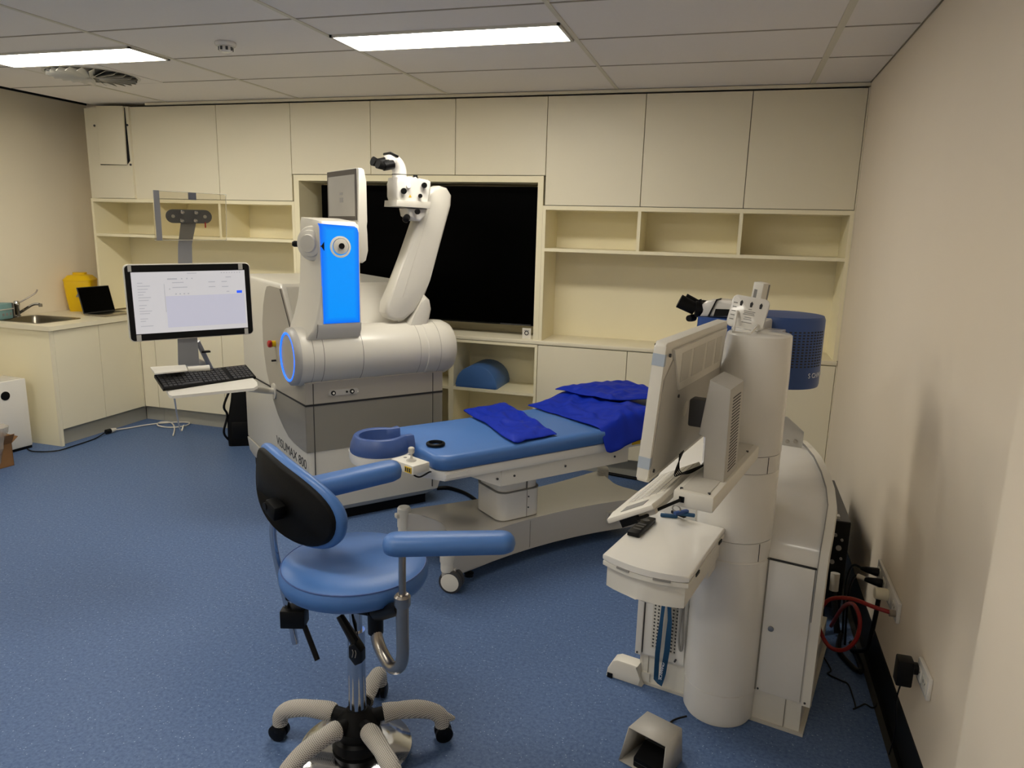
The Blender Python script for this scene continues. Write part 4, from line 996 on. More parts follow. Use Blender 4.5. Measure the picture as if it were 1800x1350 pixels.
# base: hub, five net-wrapped legs, foot disc
MB().lathe([(.055, .06), (.07, .085), (.075, .12), (.062, .145), (.04, .165), (.033, .178)], n=32).build('hub', 'blackm', t)
MB().lathe([(.07, .028), (.085, .045), (.08, .075), (.06, .09)], n=32).build('pedal_boss', 'black', t)
dc = Vector((-1.083, 1.925, 0))-SC
MB().lathe([(.184, .012), (.188, .018), (.186, .026), (.15, .034), (.08, .038), (.01, .038)], c=dc, n=64).build('foot_disc', 'chrome', t, smooth=50)
for i, hd in enumerate((267, 57, 347, 128, 202)):
    a = math.radians(hd); dv = Vector((math.sin(a), math.cos(a), 0)); L = (.29, .285, .305, .29, .29)[i]
    pts = [dv*.045+Vector((0, 0, .135)), dv*.12+Vector((0, 0, .142)), dv*.20+Vector((0, 0, .135)), dv*(L-.03)+Vector((0, 0, .115)), dv*(L-.004)+Vector((0, 0, .088)), dv*L+Vector((0, 0, .058))]
    lg = MB().tube([p*1.0 for p in pts], lambda s: .024-.004*s, n=12).build('leg', 'blackm', t)
    sp = [dv*.085+Vector((0, 0, .139))]+pts[1:]
    MB().tube(sp, lambda s: (.0285+.004*abs(math.sin(s*9+i))*(1-s)-.003*s), n=16).build('net_sleeve', 'sleeve', lg)
    if i == 1: MB().tube([dv*L+Vector((0, 0, .095)), dv*(L+.03)+Vector((0, 0, .08)), dv*(L+.045)+Vector((0, 0, .078))], lambda s: .02-.016*s, n=10).build('sleeve_end', 'sleeve', lg)
    cs = dv.cross(Vector((0, 0, 1)))
    ca = MB().cyl(dv*L+Vector((0, 0, .065)), dv*L+Vector((0, 0, .04)), .012, n=10).build('castor', 'black', t)
    for s_ in (-1, 1):
        MB().lathe([(.022, -.011), (.03, -.007), (.03, .007), (.022, .011)], c=dv*(L+.005)+cs*.0135*s_+Vector((0, 0, .0305)), ax=cs, n=24).build('wheel', 'black', ca)
    MB().box(-.012, .016, -.025, .025, .028, .064, bev=.008, mx=Matrix.Translation(dv*L) @ Matrix.Rotation(PI/2-a, 4, 'Z')).build('hood', 'black', ca)

# ================================================================== THE WHITE EXCIMER LASER ON THE RIGHT
RF = Fr(-.181, 2.618, 103)
t = thing('excimer_laser', 'white upright eye laser with round column, lidded tray and blue head near the right wall', 'medical laser', RF.o, RF.rz)
R_ = lambda u, v, **k: RF.at(u, v, **k)
prof = [(0, .64), (.018, .70), (.06, .765), (.13, .82), (.22, .853), (.34, .873), (.5, .883), (.64, .883), (.74, .875)]
def aR(b_): 
    pts = [(0, .555), (.11, .556), (.26, .522), (.5, .448), (.74, .358)]
    for (x0, y0), (x1, y1) in zip(pts, pts[1:]):
        if b_ <= x1: return y0+(y1-y0)*(b_-x0)/(x1-x0)
    return pts[-1][1]
b = MB(); bm = b.bm
TL = [bm.verts.new((-.06, q[0], q[1])) for q in prof]; TR = [bm.verts.new((aR(q[0]), q[0], q[1])) for q in prof]
BL = [bm.verts.new((-.06, q[0], .127)) for q in prof]; BR = [bm.verts.new((aR(q[0]), q[0], .127)) for q in prof]
for i in range(len(prof)-1):
    bm.faces.new((TL[i], TR[i], TR[i+1], TL[i+1])); bm.faces.new((BL[i], BL[i+1], BR[i+1], BR[i]))
    bm.faces.new((TL[i], TL[i+1], BL[i+1], BL[i])); bm.faces.new((TR[i], BR[i], BR[i+1], TR[i+1]))
bm.faces.new((TL[0], BL[0], BR[0], TR[0])); bm.faces.new((TL[-1], TR[-1], BR[-1], BL[-1]))
b.build('body', 'white', t, smooth=25)
b = MB(); rings = []
path = [(0, .13)]+[(0, .45)]+prof
for i, (bb, z) in enumerate(path):
    a = aR(bb); nb, nz = (-.012, 0) if i < 2 else (-.010+.010*min(1, i/6), .010*min(1, (i-1)/3))
    rings.append([Vector((a, bb+nb, z+nz)), Vector((a+.028, bb+nb, z+nz)), Vector((a+.028, bb+.05, z-.03)), Vector((a, bb+.05, z-.03))])
b.loft(rings).build('side_rim', 'whitem', t, smooth=50)
b = MB(); rings = []
for i, (bb, z) in enumerate(path[1:]):
    a = aR(bb); nz = .0005+.010*min(1, i/3); nb = -.0125 if i < 1 else -.0105+.010*min(1, (i+1)/6)
    rings.append([Vector((a-.003, bb+nb-.0005, z+nz)), Vector((a+.0005, bb+nb-.0005, z+nz)), Vector((a+.0005, bb+.02, z-.02)), Vector((a-.003, bb+.02, z-.02))])
b.loft(rings).build('rim_gap', 'ink_l', t)
# right-hand door with lock
MB().box(.385, .398, -.0105, .0, .135, .645).build('door_gap', 'seam_l', t)
dr = MB().box(.398, .548, -.010, .002, .135, .640, bev=.003).build('door', 'white', t)
MB().box(.386, .553, -.0115, .002, .6415, .644).build('door_gap', 'seam', t)
q = R_(1355, 1105, b=-.011)
MB().lathe([(.010, 0), (.010, .004), (.004, .005)], c=q, ax=(0, -1, 0), n=18).build('lock', 'steel', dr)
MB().cyl((.405, -.012, .142), (.405, -.008, .142), .004, n=8).build('screw', 'dgrey', t); MB().cyl((.565, -.014, .142), (.565, -.010, .142), .004, n=8).build('screw', 'dgrey', t)
MB().box(-.045, .555, .008, .70, 0.008, .127).build('plinth', 'whitem', t)
MB().box(.50, .502, .004, .01, .01, .125).build('plinth_joint', 'seam_l', t)
MB().box(-.05, .57, .0, .70, 0, .012).build('base_plate', 'greyl', t)
# left-hand perforated panel
MB().box(-.06, -.035, -.018, .0, .13, .80, bev=.003).build('edge_post', 'white', t)
MB().box(-.033, .13, -.006, .002, .135, .80).build('service_panel', 'white', t)
MB().box(-.0345, -.0325, -.012, -.003, .14, .80).build('panel_gap', 'seam', t)
for x in (-.002, .055): MB().box(x, x+.04, -.0075, -.005, .17, .66).build('perforated_strip', 'perf', t)
for x, z in ((-.05, .14), (.1, .15)): MB().cyl((x, -.021, z), (x, -.005, z), .004, n=8).build('screw', 'dgrey', t)
MB().box(-.01, -.009, .004, .01, .015, .125).build('plinth_joint', 'seam_l', t)
# column
CA, CB = .265, .012
def colp(r, z, sh=0): return [Vector((CA+sh*.021+r*math.cos(a), CB+sh*.012+r*math.sin(a), z)) for a in [2*PI*i/64 for i in range(64)]]
MB().loft([colp(.118, 0), colp(.118, .012), colp(.126, .014), colp(.128, .125), colp(.124, .128)]).build('column_foot', 'white', t)
MB().loft([colp(.124, .126), colp(.13, .13), colp(.131, .64), colp(.127, .645)]).build('column_lower', 'white', t)
MB().loft([colp(.129, .6455), colp(.129, .712)]).build('column_collar', 'white', t)
MB().loft([colp(.1265, .64), colp(.1265, .72)]).build('column_seam', 'seam', t)
MB().loft([colp(.127, .7125), colp(.13, .716), colp(.13, .955), colp(.127, .96)]).build('column_middle', 'white', t)
MB().loft([colp(.129, .962), colp(.129, 1.02)]).build('column_collar', 'white', t)
MB().loft([colp(.1265, .955), colp(.1265, 1.028)]).build('column_seam', 'seam', t)
up = [colp(.13, 1.0225), colp(.13, 1.12, 0), colp(.128, 1.2, .12), colp(.121, 1.28, .45), colp(.112, 1.35, .8), colp(.107, 1.40, .98), colp(.1055, 1.416, 1.0), colp(.100, 1.4205, 1.0), colp(.03, 1.424, 1.0)]
MB().loft(up).build('column_upper', 'white', t, smooth=40)
for z0, z1 in ((.646, .711), (.963, 1.019)):
    a = -.62
    p = Vector((CA+.1295*math.cos(a), CB+.1295*math.sin(a), 0)); MB().box(p.x-.001, p.x+.001, p.y-.001, p.y+.001, z0, z1).build('collar_joint', 'seam', t)
# lidded tray
def lidpoly(g):
    f = [(.264+g, -.547-g*.3), (.262+g, -.125), (.0-g, -.12), (-.011-g, -.53-g*.3)]
    arc_ = [(-.011-g+(.275+2*g)*k/10, -.535-g-.028*math.sin(PI*k/10)-.012*k/10) for k in range(11)]
    return arc_+[(.262+g, -.118), (.06, -.118), (.04, -.09), (.0, -.10), (-.006-g, -.16)]
MB().prism(lidpoly(0), XY, .745, .765, bev=.006, seg=3).build('tray_lid', 'white', t, smooth=50)
MB().prism(lidpoly(-.001), XY, .728, .743, bev=.002).build('tray_rim', 'whitem', t)
def inner(g): return [(x+(g if x < .1 else -g), y+(g if y < -.3 else 0)) for x, y in lidpoly(0)]
MB().prism(inner(.012), XY, .655, .729, bev=.004).build('tray_box', 'whitem', t, smooth=50)
for k0, k1 in ((2.0, 3.6), (6.3, 8.2)):
    def yb_(k): return -.535-.028*math.sin(PI*k/10)-.012*k/10
    x0, x1 = -.011+.0275*k0, -.011+.0275*k1
    MB().box(0, x1-x0, -.004, .004, .739, .746, mx=Matrix.Translation((x0, yb_(k0)+.001, 0)) @ Matrix.Rotation(math.atan2(yb_(k1)-yb_(k0), x1-x0), 4, 'Z')).build('finger_slot', 'ink_l', t)
for y in (-.47, -.2): MB().box(.2625, .2655, y, y+.035, .733, .743).build('side_slot', 'seam', t)
MB().box(.13, .24, -.20, -.10, .60, .66, bev=.01).build('tray_bracket', 'whitem', t)
# equipment shelf arm with computer box
tr = MB().box(.245, .352, -.712, -.15, 1.035, 1.08, bev=.006).build('shelf_arm', 'whitem', t)
MB().box(.262, .335, -.70, -.16, 1.0795, 1.0825, bev=.001).build('shelf_mat', 'greyl', t)
for x, y in ((.262, -.695), (.335, -.695), (.335, -.25)): MB().cyl((x, y, 1.08), (x, y, 1.0845), .004, n=10).build('screw', 'dgrey', t)
MB().box(.2, .26, -.24, -.11, 1.03, 1.075, bev=.01).build('arm_root', 'whitem', t)
MB().box(.262, .276, -.714, -.708, 1.05, 1.066).build('cable_hole', 'black', t)
pcx = [R_(u, v, b=-.58) for u, v in ((1248, 668), (1285, 685), (1272, 849), (1234, 846), (1242, 768), (1228, 765))]
pb = MB().prism([(q.x, q.z) for q in pcx], XZ, -.58, -.425, bev=.003); pb.build('computer_box', 'greyp', t)
b = MB()
for k in range(24): xk = pcx[2].x+(pcx[1].x-pcx[2].x)*(1.10+.009*k-pcx[2].z)/(pcx[1].z-pcx[2].z); b.box(xk-.002, xk+.0006, -.545, -.455, 1.10+.009*k, 1.103+.009*k)
b.build('vent_slot', 'ink', t)
# monitor seen from behind
mo = Vector((.168, -.70, 1.077)); mU = Vector((0, 1, 0)); mV = (Vector((.196, -.70, 1.462))-mo).normalized(); mN = mU.cross(mV)   # points to the back side?
mN = mN if mN.x > 0 else -mN
mL, mH = .645, .386
mB = lambda u, v, w: mo+mU*u+mV*v+mN*w
b = MB(); b.prism([(u+mL/2, v+mH/2) for u, v in rrect(mL, mH, .012)], mB, -.032, 0, bev=.006); b.build('monitor', 'whitem', t)
MB().prism([(.012, .012), (mL-.012, .012), (mL-.012, mH-.03), (.10, mH-.03), (.018, mH-.10)], mB, -.001, .004, bev=.002).build('monitor_back', 'greyp', t)
MB().prism([(.05, mH-.022), (mL-.03, mH-.022), (mL-.06, mH-.15), (.15, mH-.15)], mB, -.001, .010, bev=.003).build('vent_housing', 'whitem', t)
for u0, u1 in ((.125, .215), (.235, .36), (.38, .47), (.49, .555)): MB().prism([(u0, mH-.04), (u1, mH-.04), (u1, mH-.125), (u0+.012, mH-.125)], mB, .009, .0108).build('vent_grille', 'greyl', t)
MB().prism([(u*.022+.26, v*.024+.16) for u, v in ell(1, 1, 24)], mB, .0035, .0048).build('maker_emblem', 'greyl', t)
for u, v in ((.03, mH-.035), (.03, .03), (.165, mH-.17)): MB().cyl(mB(u, v, .003), mB(u, v, .0075), .005, n=10).build('screw', 'dgrey', t)
for v in (mH-.062, .04): MB().prism([(-.001, v), (.012, v), (.012, v+.032), (-.001, v+.032)], mB, -.0325, .0008).build('tape_strip', 'tape', t)
MB().prism([(.006, .006), (mL-.006, .006), (mL-.006, mH-.006), (.006, mH-.006)], mB, -.0335, -.031).build('screen', 'black', t)
MB().box(.21, .284, -.50, -.45, 1.20, 1.28, bev=.006).build('monitor_mount', 'dgrey', t)
b = MB()
for k in range(5): b.tube([(.2, -.52+.01*k, 1.12), (.215, -.56-.012*k, 1.085), (.24, -.55-.01*k, 1.078+.004*k), (.275, -.5, 1.10)], .0017, n=7)
b.build('cable_bundle', 'black', t)
# keyboard, tilted to the user side
kL, kR = Vector((.108, -.82, 1.0)), Vector((.222, -.805, 1.06)); kE = Vector((0, 1, 0)); kW = (kR-kL)
kt = thing('keyboard', 'white keyboard with a dark touch pad beside the white monitor', 'keyboard', RF.wor(kL.x, kL.y, kL.z), RF.rz)
kb0 = lambda u, v, w: kW*u+kE*v+kW.cross(kE).normalized()*w*(1 if kW.cross(kE).z > 0 else -1)
kb_ = lambda u, v, w: kL+kW*u+kE*v+kW.cross(kE).normalized()*w*(1 if kW.cross(kE).z > 0 else -1)
pl = [(0, 0), (1, .0), (1.03, .06), (1.03, .42), (0, .42), (0, .30), (-.08, .27), (-.08, .06)]
kp = MB().prism(pl, kb0, -.010, .004, bev=.003).build('base', 'whitem', kt)
b = MB()
for i in range(5):
    for j in range(14): b.prism([(.14+.165*i, .115+.0205*j), (.14+.165*i+.145, .115+.0205*j), (.14+.165*i+.145, .115+.0205*j+.0175), (.14+.165*i, .115+.0205*j+.0175)], kb0, .004, .007)
b.build('key', 'white', kt)['kind'] = 'stuff'
MB().prism([(.22, .03), (.72, .03), (.72, .075), (.22, .075)], kb0, .0035, .0052).build('touch_pad', 'ink_l', kt)
MB().prism([(.1, .03), (.9, .03), (.9, .36), (.1, .36)], kb_, -.028, -.011).build('keyboard_holder', 'greyl', t)
MB().prism([(.2, .01), (.55, .01), (.55, .03), (.2, .03)], kb_, -.032, -.012).build('holder_clip', 'black', t)
MB().tube([kb_(.8, .2, -.02), (.22, -.55, 1.02), (.26, -.52, 1.045)], .012, n=10).build('keyboard_arm', 'whitem', t)
MB().tube([(.268, -.716, 1.058), (.225, -.75, 1.035), (.195, -.785, 1.018), (.17, -.80, 1.01)], .0045, n=8).build('keyboard_cable', 'black', t)
# head on top of the column
MB().prism([(.17, .12), (.275, .11), (.30, .54), (.17, .54)], XY, 1.385, 1.447, bev=.008).build('head_bridge', 'white', t)
MB().box(.2, .34, -.02, .2, 1.36, 1.418).build('head_neck', 'white', t)
hc = Vector((.295, .40, 0))
MB().lathe([(.10, 1.185), (.148, 1.19), (.15, 1.2), (.15, 1.44), (.145, 1.452), (.02, 1.456)], c=hc, n=64).build('blue_head', 'bluep', t, label='round dark blue housing')
b = MB()
for i in range(13):
    z = 1.275+.0105*i
    for j in range(13):
        a = math.radians(-88+6.4*j)
        p = hc+Vector((math.cos(a), math.sin(a), 0))*.1503
        b.box(-.0008, .0008, -.0042, .0042, -.0024, .0024, mx=Matrix.Translation((p.x, p.y, z)) @ Matrix.Rotation(a, 4, 'Z'))
b.build('vent_grid', 'ink', t)
a = math.radians(-27); p = hc+Vector((math.cos(a), math.sin(a), 0))*.152
nx = Vector((math.cos(a), math.sin(a), 0)); tx = Vector((-math.sin(a), math.cos(a), 0))
for k, ch in enumerate('SCHWIND'):
    ak = a-.10+.125*k+(.04 if k > 3 else 0)-(.05 if k > 4 else 0)
    nk = Vector((math.cos(ak), math.sin(ak), 0)); tk = Vector((-math.sin(ak), math.cos(ak), 0))
    text('letter', ch, .026, 'inkw', t, basis(hc+nk*.1508-tk*.009+Vector((0, 0, 1.232)), tk, (0, 0, 1), nk))
# microscope on the far side
p0, p1, p2 = R_(1250, 546, b=.28), R_(1222, 543, b=.26), R_(1194, 529, b=.24)
for k in range(2):
    o_ = Vector((0, .065*k, 0))
    MB().cyl(p0+o_, p1+o_, .030, .031, n=22).build('eyepiece_tube', 'black', t)
    MB().cyl(p1+o_, p2+o_, .024, .0265, n=22).build('eyecup', 'blackm', t)
q = R_(1215, 559, b=.25); MB().lathe([(.012, -.02), (.014, 0), (.014, .02)], c=q, ax=(.2, 1, 0), n=14).build('focus_knob', 'black', t)
q = R_(1233, 535, b=.25); MB().lathe([(.006, -.02), (.006, .02)], c=q, ax=(-.4, 0, 1), n=10).build('lock_screw', 'black', t)
hd_ = [R_(u, v, b=.3) for u, v in ((1236, 555), (1240, 533), (1248, 527), (1262, 526), (1296, 527), (1305, 556))]
MB().prism([(q.x, q.z) for q in hd_], XZ, .24, .36, bev=.014, seg=3).build('microscope_head', 'white', t)
hd_ = [R_(u, v, b=.238) for u, v in ((1254, 556), (1258, 543), (1292, 544), (1292, 555))]
MB().prism([(q.x, q.z) for q in hd_], XZ, .236, .30).build('dark_band', 'black', t)
hd_ = [R_(u, v, b=.236) for u, v in ((1244, 556), (1259.5, 526), (1261.5, 526), (1247, 556))]
MB().prism([(q.x, q.z) for q in hd_], XZ, .232, .30).build('dark_joint', 'black', t)
rr = [[Vector((.085+(u*s_), .29+(v*s_), z)) for u, v in rrect(.14, .16, .03)] for s_, z in ((1.0, 1.435), (1.0, 1.41), (1.08, 1.32), (1.05, 1.25))]
MB().loft(rr).build('blue_drape', 'blued', t)
# bracket plate standing on the back of the body
p0, p1, p2, p3 = R_(1384, 733, b=.62), R_(1413, 760, b=.62), R_(1402, 806, b=.62), R_(1380, 806, b=.62)
pts = [(p0.x-.02, p0.z), (p0.x, p0.z), (p1.x, p1.z), (p1.x, p1.z-.05), (p2.x, p2.z-.03), (p3.x-.02, p3.z-.03)]
bp = MB().prism(pts, XZ, .62, .626).build('bracket_plate', 'greyp', t)
for u in (1384, 1398): q = R_(u, 776, b=.618); MB().lathe([(.008, 0), (.008, .004)], c=q, ax=(0, -1, 0), n=12).build('bolt', 'steel', bp)
# outrigger foot
MB().prism([(-.17, .0), (-.165, .035), (-.145, .075), (-.125, .085), (-.04, .085), (-.035, .03), (-.02, .0)], XZ, -.03, .03, bev=.008).build('outrigger_foot', 'whitem', t)
MB().box(-.162, -.14, -.034, -.029, .0, .02).build('rubber_pad', 'black', t)
MB().prism([(-.05, .0), (-.05, .03), (-.03, .05), (.0, .05), (.0, 0)], XZ, .0, .045).build('foot_root', 'whitem', t)
MB().tube([(.115, -.03, .66), (.118, -.035, .45), (.112, -.035, .30), (.118, -.033, .22), (.126, -.03, .23), (.12, -.03, .40), (.128, -.03, .66)], .005, n=8).build('hanging_cable', 'ink_l', t)
# separate things on and around it
t2 = thing('remote_control', 'small black remote control lying on the white tray lid', 'remote', RF.wor(.075, -.40, .7655), RF.rz+PI/2-.15-.2)
q = R_(1128, 929, z=.766); t2.location = RF.wor(q.x, q.y, .7655); t2.rotation_euler.z = PI/2-math.radians(14)
MB().box(-.082, .082, -.021, .021, 0, .016, bev=.004).build('body', 'black', t2)
MB().lathe([(.012, .015), (.012, .0165)], c=(.04, 0, .001), n=20).build('button_pad', 'dgrey', t2)
for x in (.0, -.02, -.045): MB().box(x-.006, x+.006, -.014, .014, .0155, .0168).build('button', 'dgrey', t2)
t2 = thing('desk_display', 'white desk display on a wire stand, back turned, on top of the round column', 'display', RF.wor(.243, -.012, 1.424), RF.rz, rot=None)
t2.scale = (1.12, 1.12, 1.08)
tm = Matrix.Translation((-.005, .0, .008)) @ Matrix.Rotation(-.28, 4, 'X') @ Matrix.Rotation(.12, 4, 'Y')
b = MB(); b.prism([(u, v+.052) for u, v in rrect(.108, .10, .012)], lambda u, v, w: tm @ Vector((u, w, v)), 0, .016, bev=.004); b.build('case', 'white', t2)
for u in (-.025, .005, .033):
    MB().prism([(u-.003, .07), (u+.003, .07), (u+.0045, .082), (u, .088), (u-.0045, .082)], lambda u_, v, w: tm @ Vector((u_, w, v)), -.001, .001).build('keyhole_slot', 'ink', t2)
b = MB()
for k, (w_, z) in enumerate(((.01, .062), (.034, .055), (.03, .050), (.034, .045), (.02, .036), (.024, .03), (.03, .02))): b.prism([(-w_/2+.005, z), (w_/2+.005, z), (w_/2+.005, z+.0022), (-w_/2+.005, z+.0022)], lambda u_, v, w: tm @ Vector((u_, w, v)), -.0008, .0005)
b.build('printed_line', 'ink_l', t2)
for k in range(5): MB().prism([(-.048, .075-.013*k), (-.036, .075-.013*k), (-.036, .078-.013*k), (-.048, .078-.013*k)], lambda u_, v, w: tm @ Vector((u_, w, v)), -.0008, .0005).build('side_vent', 'ink_l', t2)
MB().tube([tm @ Vector((-.03, -.002, .05)), Vector((-.02, -.055, .004)), Vector((.03, -.055, .004)), tm @ Vector((.04, -.002, .02))], .0042, n=10, sub=1).build('stand', 'white', t2)
q = R_(1334, 512, b=.22)
t2 = thing('small_carton', 'small white upright carton leaning behind the desk display', 'box', RF.wor(q.x-.006, q.y+.01, 1.4515), RF.rz-.35, rot=(0, .12, RF.rz-.35))
MB().box(-.02, .02, -.022, .022, 0, .125, bev=.002).build('carton', 'whitem', t2)
MB().box(-.012, .0, -.0228, -.0218, .04, .10).build('printed_mark', 'ink_l', t2); MB().box(.0195, .0208, .012, .0215, .01, .12).build('dark_edge', 'ink_l', t2)
# lanyard: one ribbon folded in a long loop
t2 = thing('lanyard', 'dark teal lanyard hanging in a long loop from the lidded tray', 'lanyard', RF.wor(.055, -.03, 0), RF.rz)
def ribbon(pts, w, name, m):
    bm_ = MB(); P_ = []
    for i in range(len(pts)-1):
        for k in range(5):
            P_.append(Vector(pts[i]).lerp(Vector(pts[i+1]), k/5))
    P_.append(Vector(pts[-1])); rs = []
    for i, p in enumerate(P_):
        tw = .5*math.sin(i*.35)
        d_ = Vector((math.cos(tw), math.sin(tw), 0))*w
        rs.append([p-d_, p+d_, p+d_+Vector((0, .0012, 0)), p-d_+Vector((0, .0012, 0))])
    return bm_.loft(rs).build(name, m, t2)
ribbon([(.012, .0, .66), (.002, -.004, .55), (-.008, -.004, .42), (-.014, -.003, .30), (-.02, -.003, .17), (-.018, -.004, .06), (-.004, -.008, .045)], .009, 'ribbon', 'lany')
ribbon([(.018, -.006, .66), (.014, -.010, .55), (.008, -.010, .43), (.02, -.010, .32), (.018, -.010, .2), (.01, -.010, .10), (-.0, -.010, .045)], .0105, 'ribbon', 'lany')
text('lettering', 'SCHWIND', .016, 'inkw', t2, basis((.006, -.0135, .07), (.1, 0, 1), (-1, 0, .1), (0, -1, 0)))
for k, (x, z) in enumerate(((.022, 1.0-.62), (.02, .5), (.004, .46), (-.004, .6))): MB().box(x-.005, x+.003, -.0125, -.0113, z, z+.035).build('printed_mark', 'inkw', t2)
# teal packets behind the tray
t2 = thing('keyring_bundle', 'bundle of blue and black straps piled behind the tray lid', 'straps', RF.wor(.10, -.135, .7655), RF.rz)
for k, (x, y, rz, m) in enumerate(((-.03, .0, .3, 'lany'), (.0, .012, -.4, 'black'), (.03, .0, .2, 'lany'), (.015, -.012, 1.0, 'bluep'))):
    MB().box(-.03, .03, -.008, .008, 0, .012, bev=.004, mx=Matrix.Translation((x, y, .009*k)) @ Matrix.Rotation(rz, 4, 'Z')).build('strap', m, t2)
MB().ring((.0, -.02, .045), (0, 1, .3), .014, .003, 20, 6).build('ring', 'ink_l', t2)
# foot switch with box guard
A = Vector((-.205, 2.176, 0)); ang = math.atan2(-.055, .125)
t2 = thing('foot_switch', 'grey boxed foot switch with black pedal on the floor in front of the column', 'foot switch', A, ang)
w_, d_, h_ = .138, .115, .125
def wallq(name, *ps):
    MB().quad(*ps).build(name, 'greyp', t2, solid=.003)
top = [Vector((.0, .0, h_)), Vector((w_, .0, h_)), Vector((w_-.004, d_, h_)), Vector((.004, d_, h_))]
bot = [Vector((-.018, -.02, .002)), Vector((w_+.004, -.018, .002)), Vector((w_+.002, d_+.008, .002)), Vector((-.004, d_+.008, .002))]
wallq('guard_top', *top)
wallq('guard_side', top[0], top[3], bot[3], bot[0]); wallq('guard_side', top[1], top[2], bot[2], bot[1])
wallq('guard_floor', *bot)
wallq('guard_back', top[2]*.55+bot[2]*.45, top[3]*.55+bot[3]*.45, bot[3], bot[2])
MB().prism([(-.012, .004), (.088, .004), (.088, .05), (.06, .062), (-.012, .036)], YZ, .03, .125, bev=.005).build('pedal', 'black', t2)
MB().box(.035, .12, -.0135, -.012, .022, .024).build('pedal_line', 'dgrey', t2)
o = MB().tube([RF.wor(.19, -.13, .02), RF.wor(.15, -.16, .006), RF.wor(.13, -.24, .006), (-.12, 2.33, .008), (-.115, 2.30, .03)], .0035, n=8).build('foot_switch_cable', 'black'); tag(o, 'thin dark cable between the boxed foot switch and the column', 'cable')

# ================================================================== AGAINST THE RIGHT WALL
t2 = thing('power_unit', 'black box power unit on the floor between the white laser and the right wall', 'power supply', (.545, 3.40, 0))
MB().box(-.08, .06, 0.004, .62, .06, .485, bev=.004).build('case', 'black', t2)
MB().box(-.08, .06, .01, .61, .4845, .4865).build('top_plate', 'dgrey', t2)
for x, y in ((-.07, .05), (.05, .05), (-.07, .57), (.05, .57)): MB().cyl((x, y, 0), (x, y, .062), .012, n=12).build('foot', 'black', t2)
b = MB()
for x, z, r_ in ((.0, .42, .008), (.03, .40, .006), (-.03, .43, .007), (.02, .36, .012), (-.03, .34, .009), (.035, .31, .006), (.0, .29, .01)): b.lathe([(r_, 0), (r_, .008)], c=(x, .004, z), ax=(0, -1, 0), n=14)
b.build('connector', 'ink_l', t2)
MB().box(-.02, .015, .03, .06, .486, .5).build('latch', 'greyp', t2)
t2 = thing('inline_connector', 'pale plastic inline connectors hanging below the black power unit', 'connector', (.53, 3.36, .17))
for x in (-.03, .03): MB().cyl((x, 0, 0), (x, .01, .08), .02, n=16).build('connector_shell', 'greyl', t2); 
for x in (-.03, .03): MB().tube([(x, 0, .0), (x+.01, -.05, -.08), (x+.02, -.1, -.155)], .014, n=10).build('cable', 'black', t2)
def wp(u, v, off=.0): return at(u, v, x=XR-off)
def plate(name, label, y0, y1, z0, z1, n):
    t3 = thing(name, label, 'socket', (XR, (y0+y1)/2, (z0+z1)/2))
    MB().box(-.014, -.0005, -(y1-y0)/2, (y1-y0)/2, -(z1-z0)/2, (z1-z0)/2, bev=.003).build('face_plate', 'white', t3)
    for k in range(n):
        y = -(y1-y0)/2+(k+.5)*(y1-y0)/n
        MB().box(-.0165, -.013, y-.025, y+.025, -.025, .02, bev=.003).build('socket_face', 'whitem', t3)
        for dy, rz in ((-.01, .5), (.01, -.5)): MB().box(-.0172, -.016, -.0012, .0012, -.005, .005, mx=Matrix.Translation((0, y+dy, .004)) @ Matrix.Rotation(rz, 4, 'X')).build('slot', 'ink', t3)
    return t3
plate('wall_socket', 'long white socket strip low on the right wall with several plugs', 2.78, 3.18, .345, .425, 4)
plate('wall_socket', 'small white double socket low on the right wall holding the black adapter', 2.315, 2.45, .335, .41, 2)
t3 = thing('plug_adapter', 'black power adapter plugged into the small wall socket', 'power adapter', (XR-.018, 2.43, .375))
MB().box(-.062, -.014, -.025, .025, -.06, .03, bev=.005).build('body', 'black', t3); MB().cyl((-.016, 0, 0), (0, 0, 0), .02, n=16).build('plug_neck', 'black', t3)
MB().tube([(-.04, 0, -.058), (-.045, .005, -.13), (-.03, .02, -.25), (-.03, .05, -.365)], .0025, n=6).build('cable', 'black', t3)
t3 = thing('mains_plug', 'cream mains plug with a thick black flex in the long socket strip', 'plug', (XR-.018, 2.93, .385))
MB().lathe([(.022, 0), (.024, .008), (.022, .045), (.014, .05)], ax=(-1, 0, 0), n=18).build('plug_body', 'lam', t3)
MB().tube([(-.03, 0, -.015), (-.032, .0, -.09), (-.035, .02, -.2), (-.03, .1, -.3), (-.06, .2, -.37)], .009, n=10).build('flex', 'black', t3)
for k, y in enumerate((3.12, 3.04)):
    t3 = thing('mains_plug', ['black plug in the far end of the long socket strip', 'black plug with a pale collar in the middle of the socket strip'][k], 'plug', (XR-.018, y, .39-.01*k))
    MB().lathe([(.016, 0), (.018, .01), (.012, .05), (.006, .07)], ax=(-1, .3, 0), n=16).build('plug_body', 'black', t3)
    MB().tube([(-.06, .02, 0), (-.09, .06, -.01), (-.10, .10, -.1), (-.09, .13, -.25), (-.08, .14, -.37)], .005, n=8).build('flex', 'black', t3)
    if k: MB().cyl((-.06, .018, 0), (-.085, .04, 0), .010, n=12).build('collar', 'greyl', t3)
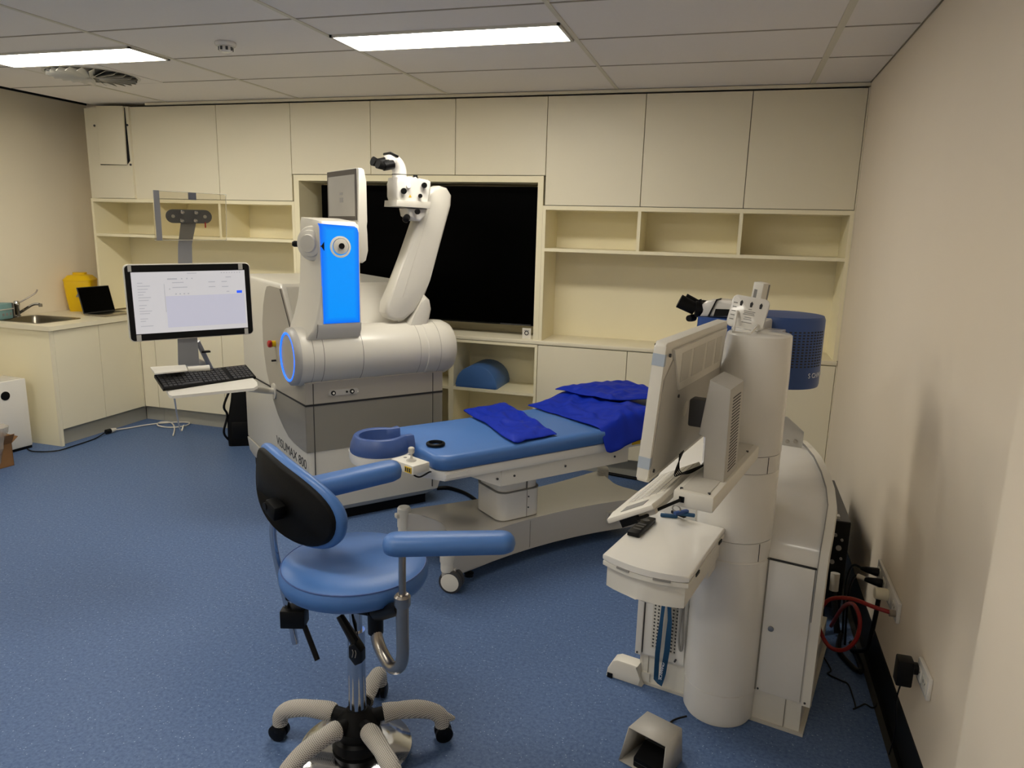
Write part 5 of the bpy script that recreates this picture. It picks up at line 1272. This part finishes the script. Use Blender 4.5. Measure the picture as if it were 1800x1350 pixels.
t3 = thing('red_hose', 'red rubber gas hose looping from the socket strip down to the floor', 'hose', (XR-.018, 2.80, .375))
W_ = lambda p: Vector(p)-Vector((XR-.018, 2.80, .375))
hp = [(.682, 2.80, .375), (.62, 2.82, .378), (.545, 2.88, .37), (.48, 2.93, .33), (.455, 2.96, .26), (.46, 2.96, .18), (.50, 2.93, .125), (.55, 2.90, .14), (.585, 2.89, .20), (.59, 2.90, .28), (.575, 2.98, .30), (.56, 3.1, .22), (.55, 3.25, .05)]
MB().tube([W_(p) for p in hp], .008, n=12).build('hose', 'redhose', t3)
MB().cyl(W_((.665, 2.80, .375)), W_((.69, 2.80, .375)), .013, n=14).build('hose_fitting', 'steel', t3)
o = MB().tube([(.60, 3.28, .012), (.57, 3.12, .012), (.61, 3.0, .012), (.63, 2.95, .03), (.64, 3.05, .012), (.63, 3.2, .012)], .011, n=10).build('black_flex', 'black'); tag(o, 'thick black flex coiled on the floor behind the red hose', 'cable')
cp = [(.505, 3.05, .004), (.522, 2.965, .004), (.507, 2.93, .004), (.55, 2.90, .004), (.576, 2.88, .004), (.582, 2.80, .004), (.582, 2.734, .004), (.572, 2.715, .006), (.60, 2.745, .004), (.62, 2.765, .004), (.64, 2.75, .004), (.655, 2.76, .004), (.668, 2.79, .004)]
o = MB().tube(cp, .0028, n=6).build('thin_cord', 'black'); tag(o, 'thin kinked black cord lying on the blue floor by the right wall', 'cord')
o = MB().tube([(-.75, 5.09, .012), (-.55, 5.05, .012), (-.3, 5.0, .012), (-.1, 4.9, .012)], .012, n=8).build('floor_cable', 'black'); tag(o, 'black cable along the kickboard behind the bed base', 'cable')

# ================================================================== LIGHT AND VIEW
w = bpy.data.worlds.new('world'); S.world = w; w.use_nodes = True
w.node_tree.nodes['Background'].inputs[0].default_value = (.5, .5, .5, 1); w.node_tree.nodes['Background'].inputs[1].default_value = .0
S.view_settings.view_transform = 'Standard'; S.view_settings.look = 'None'
S.view_settings.exposure = 0; S.view_settings.gamma = 1
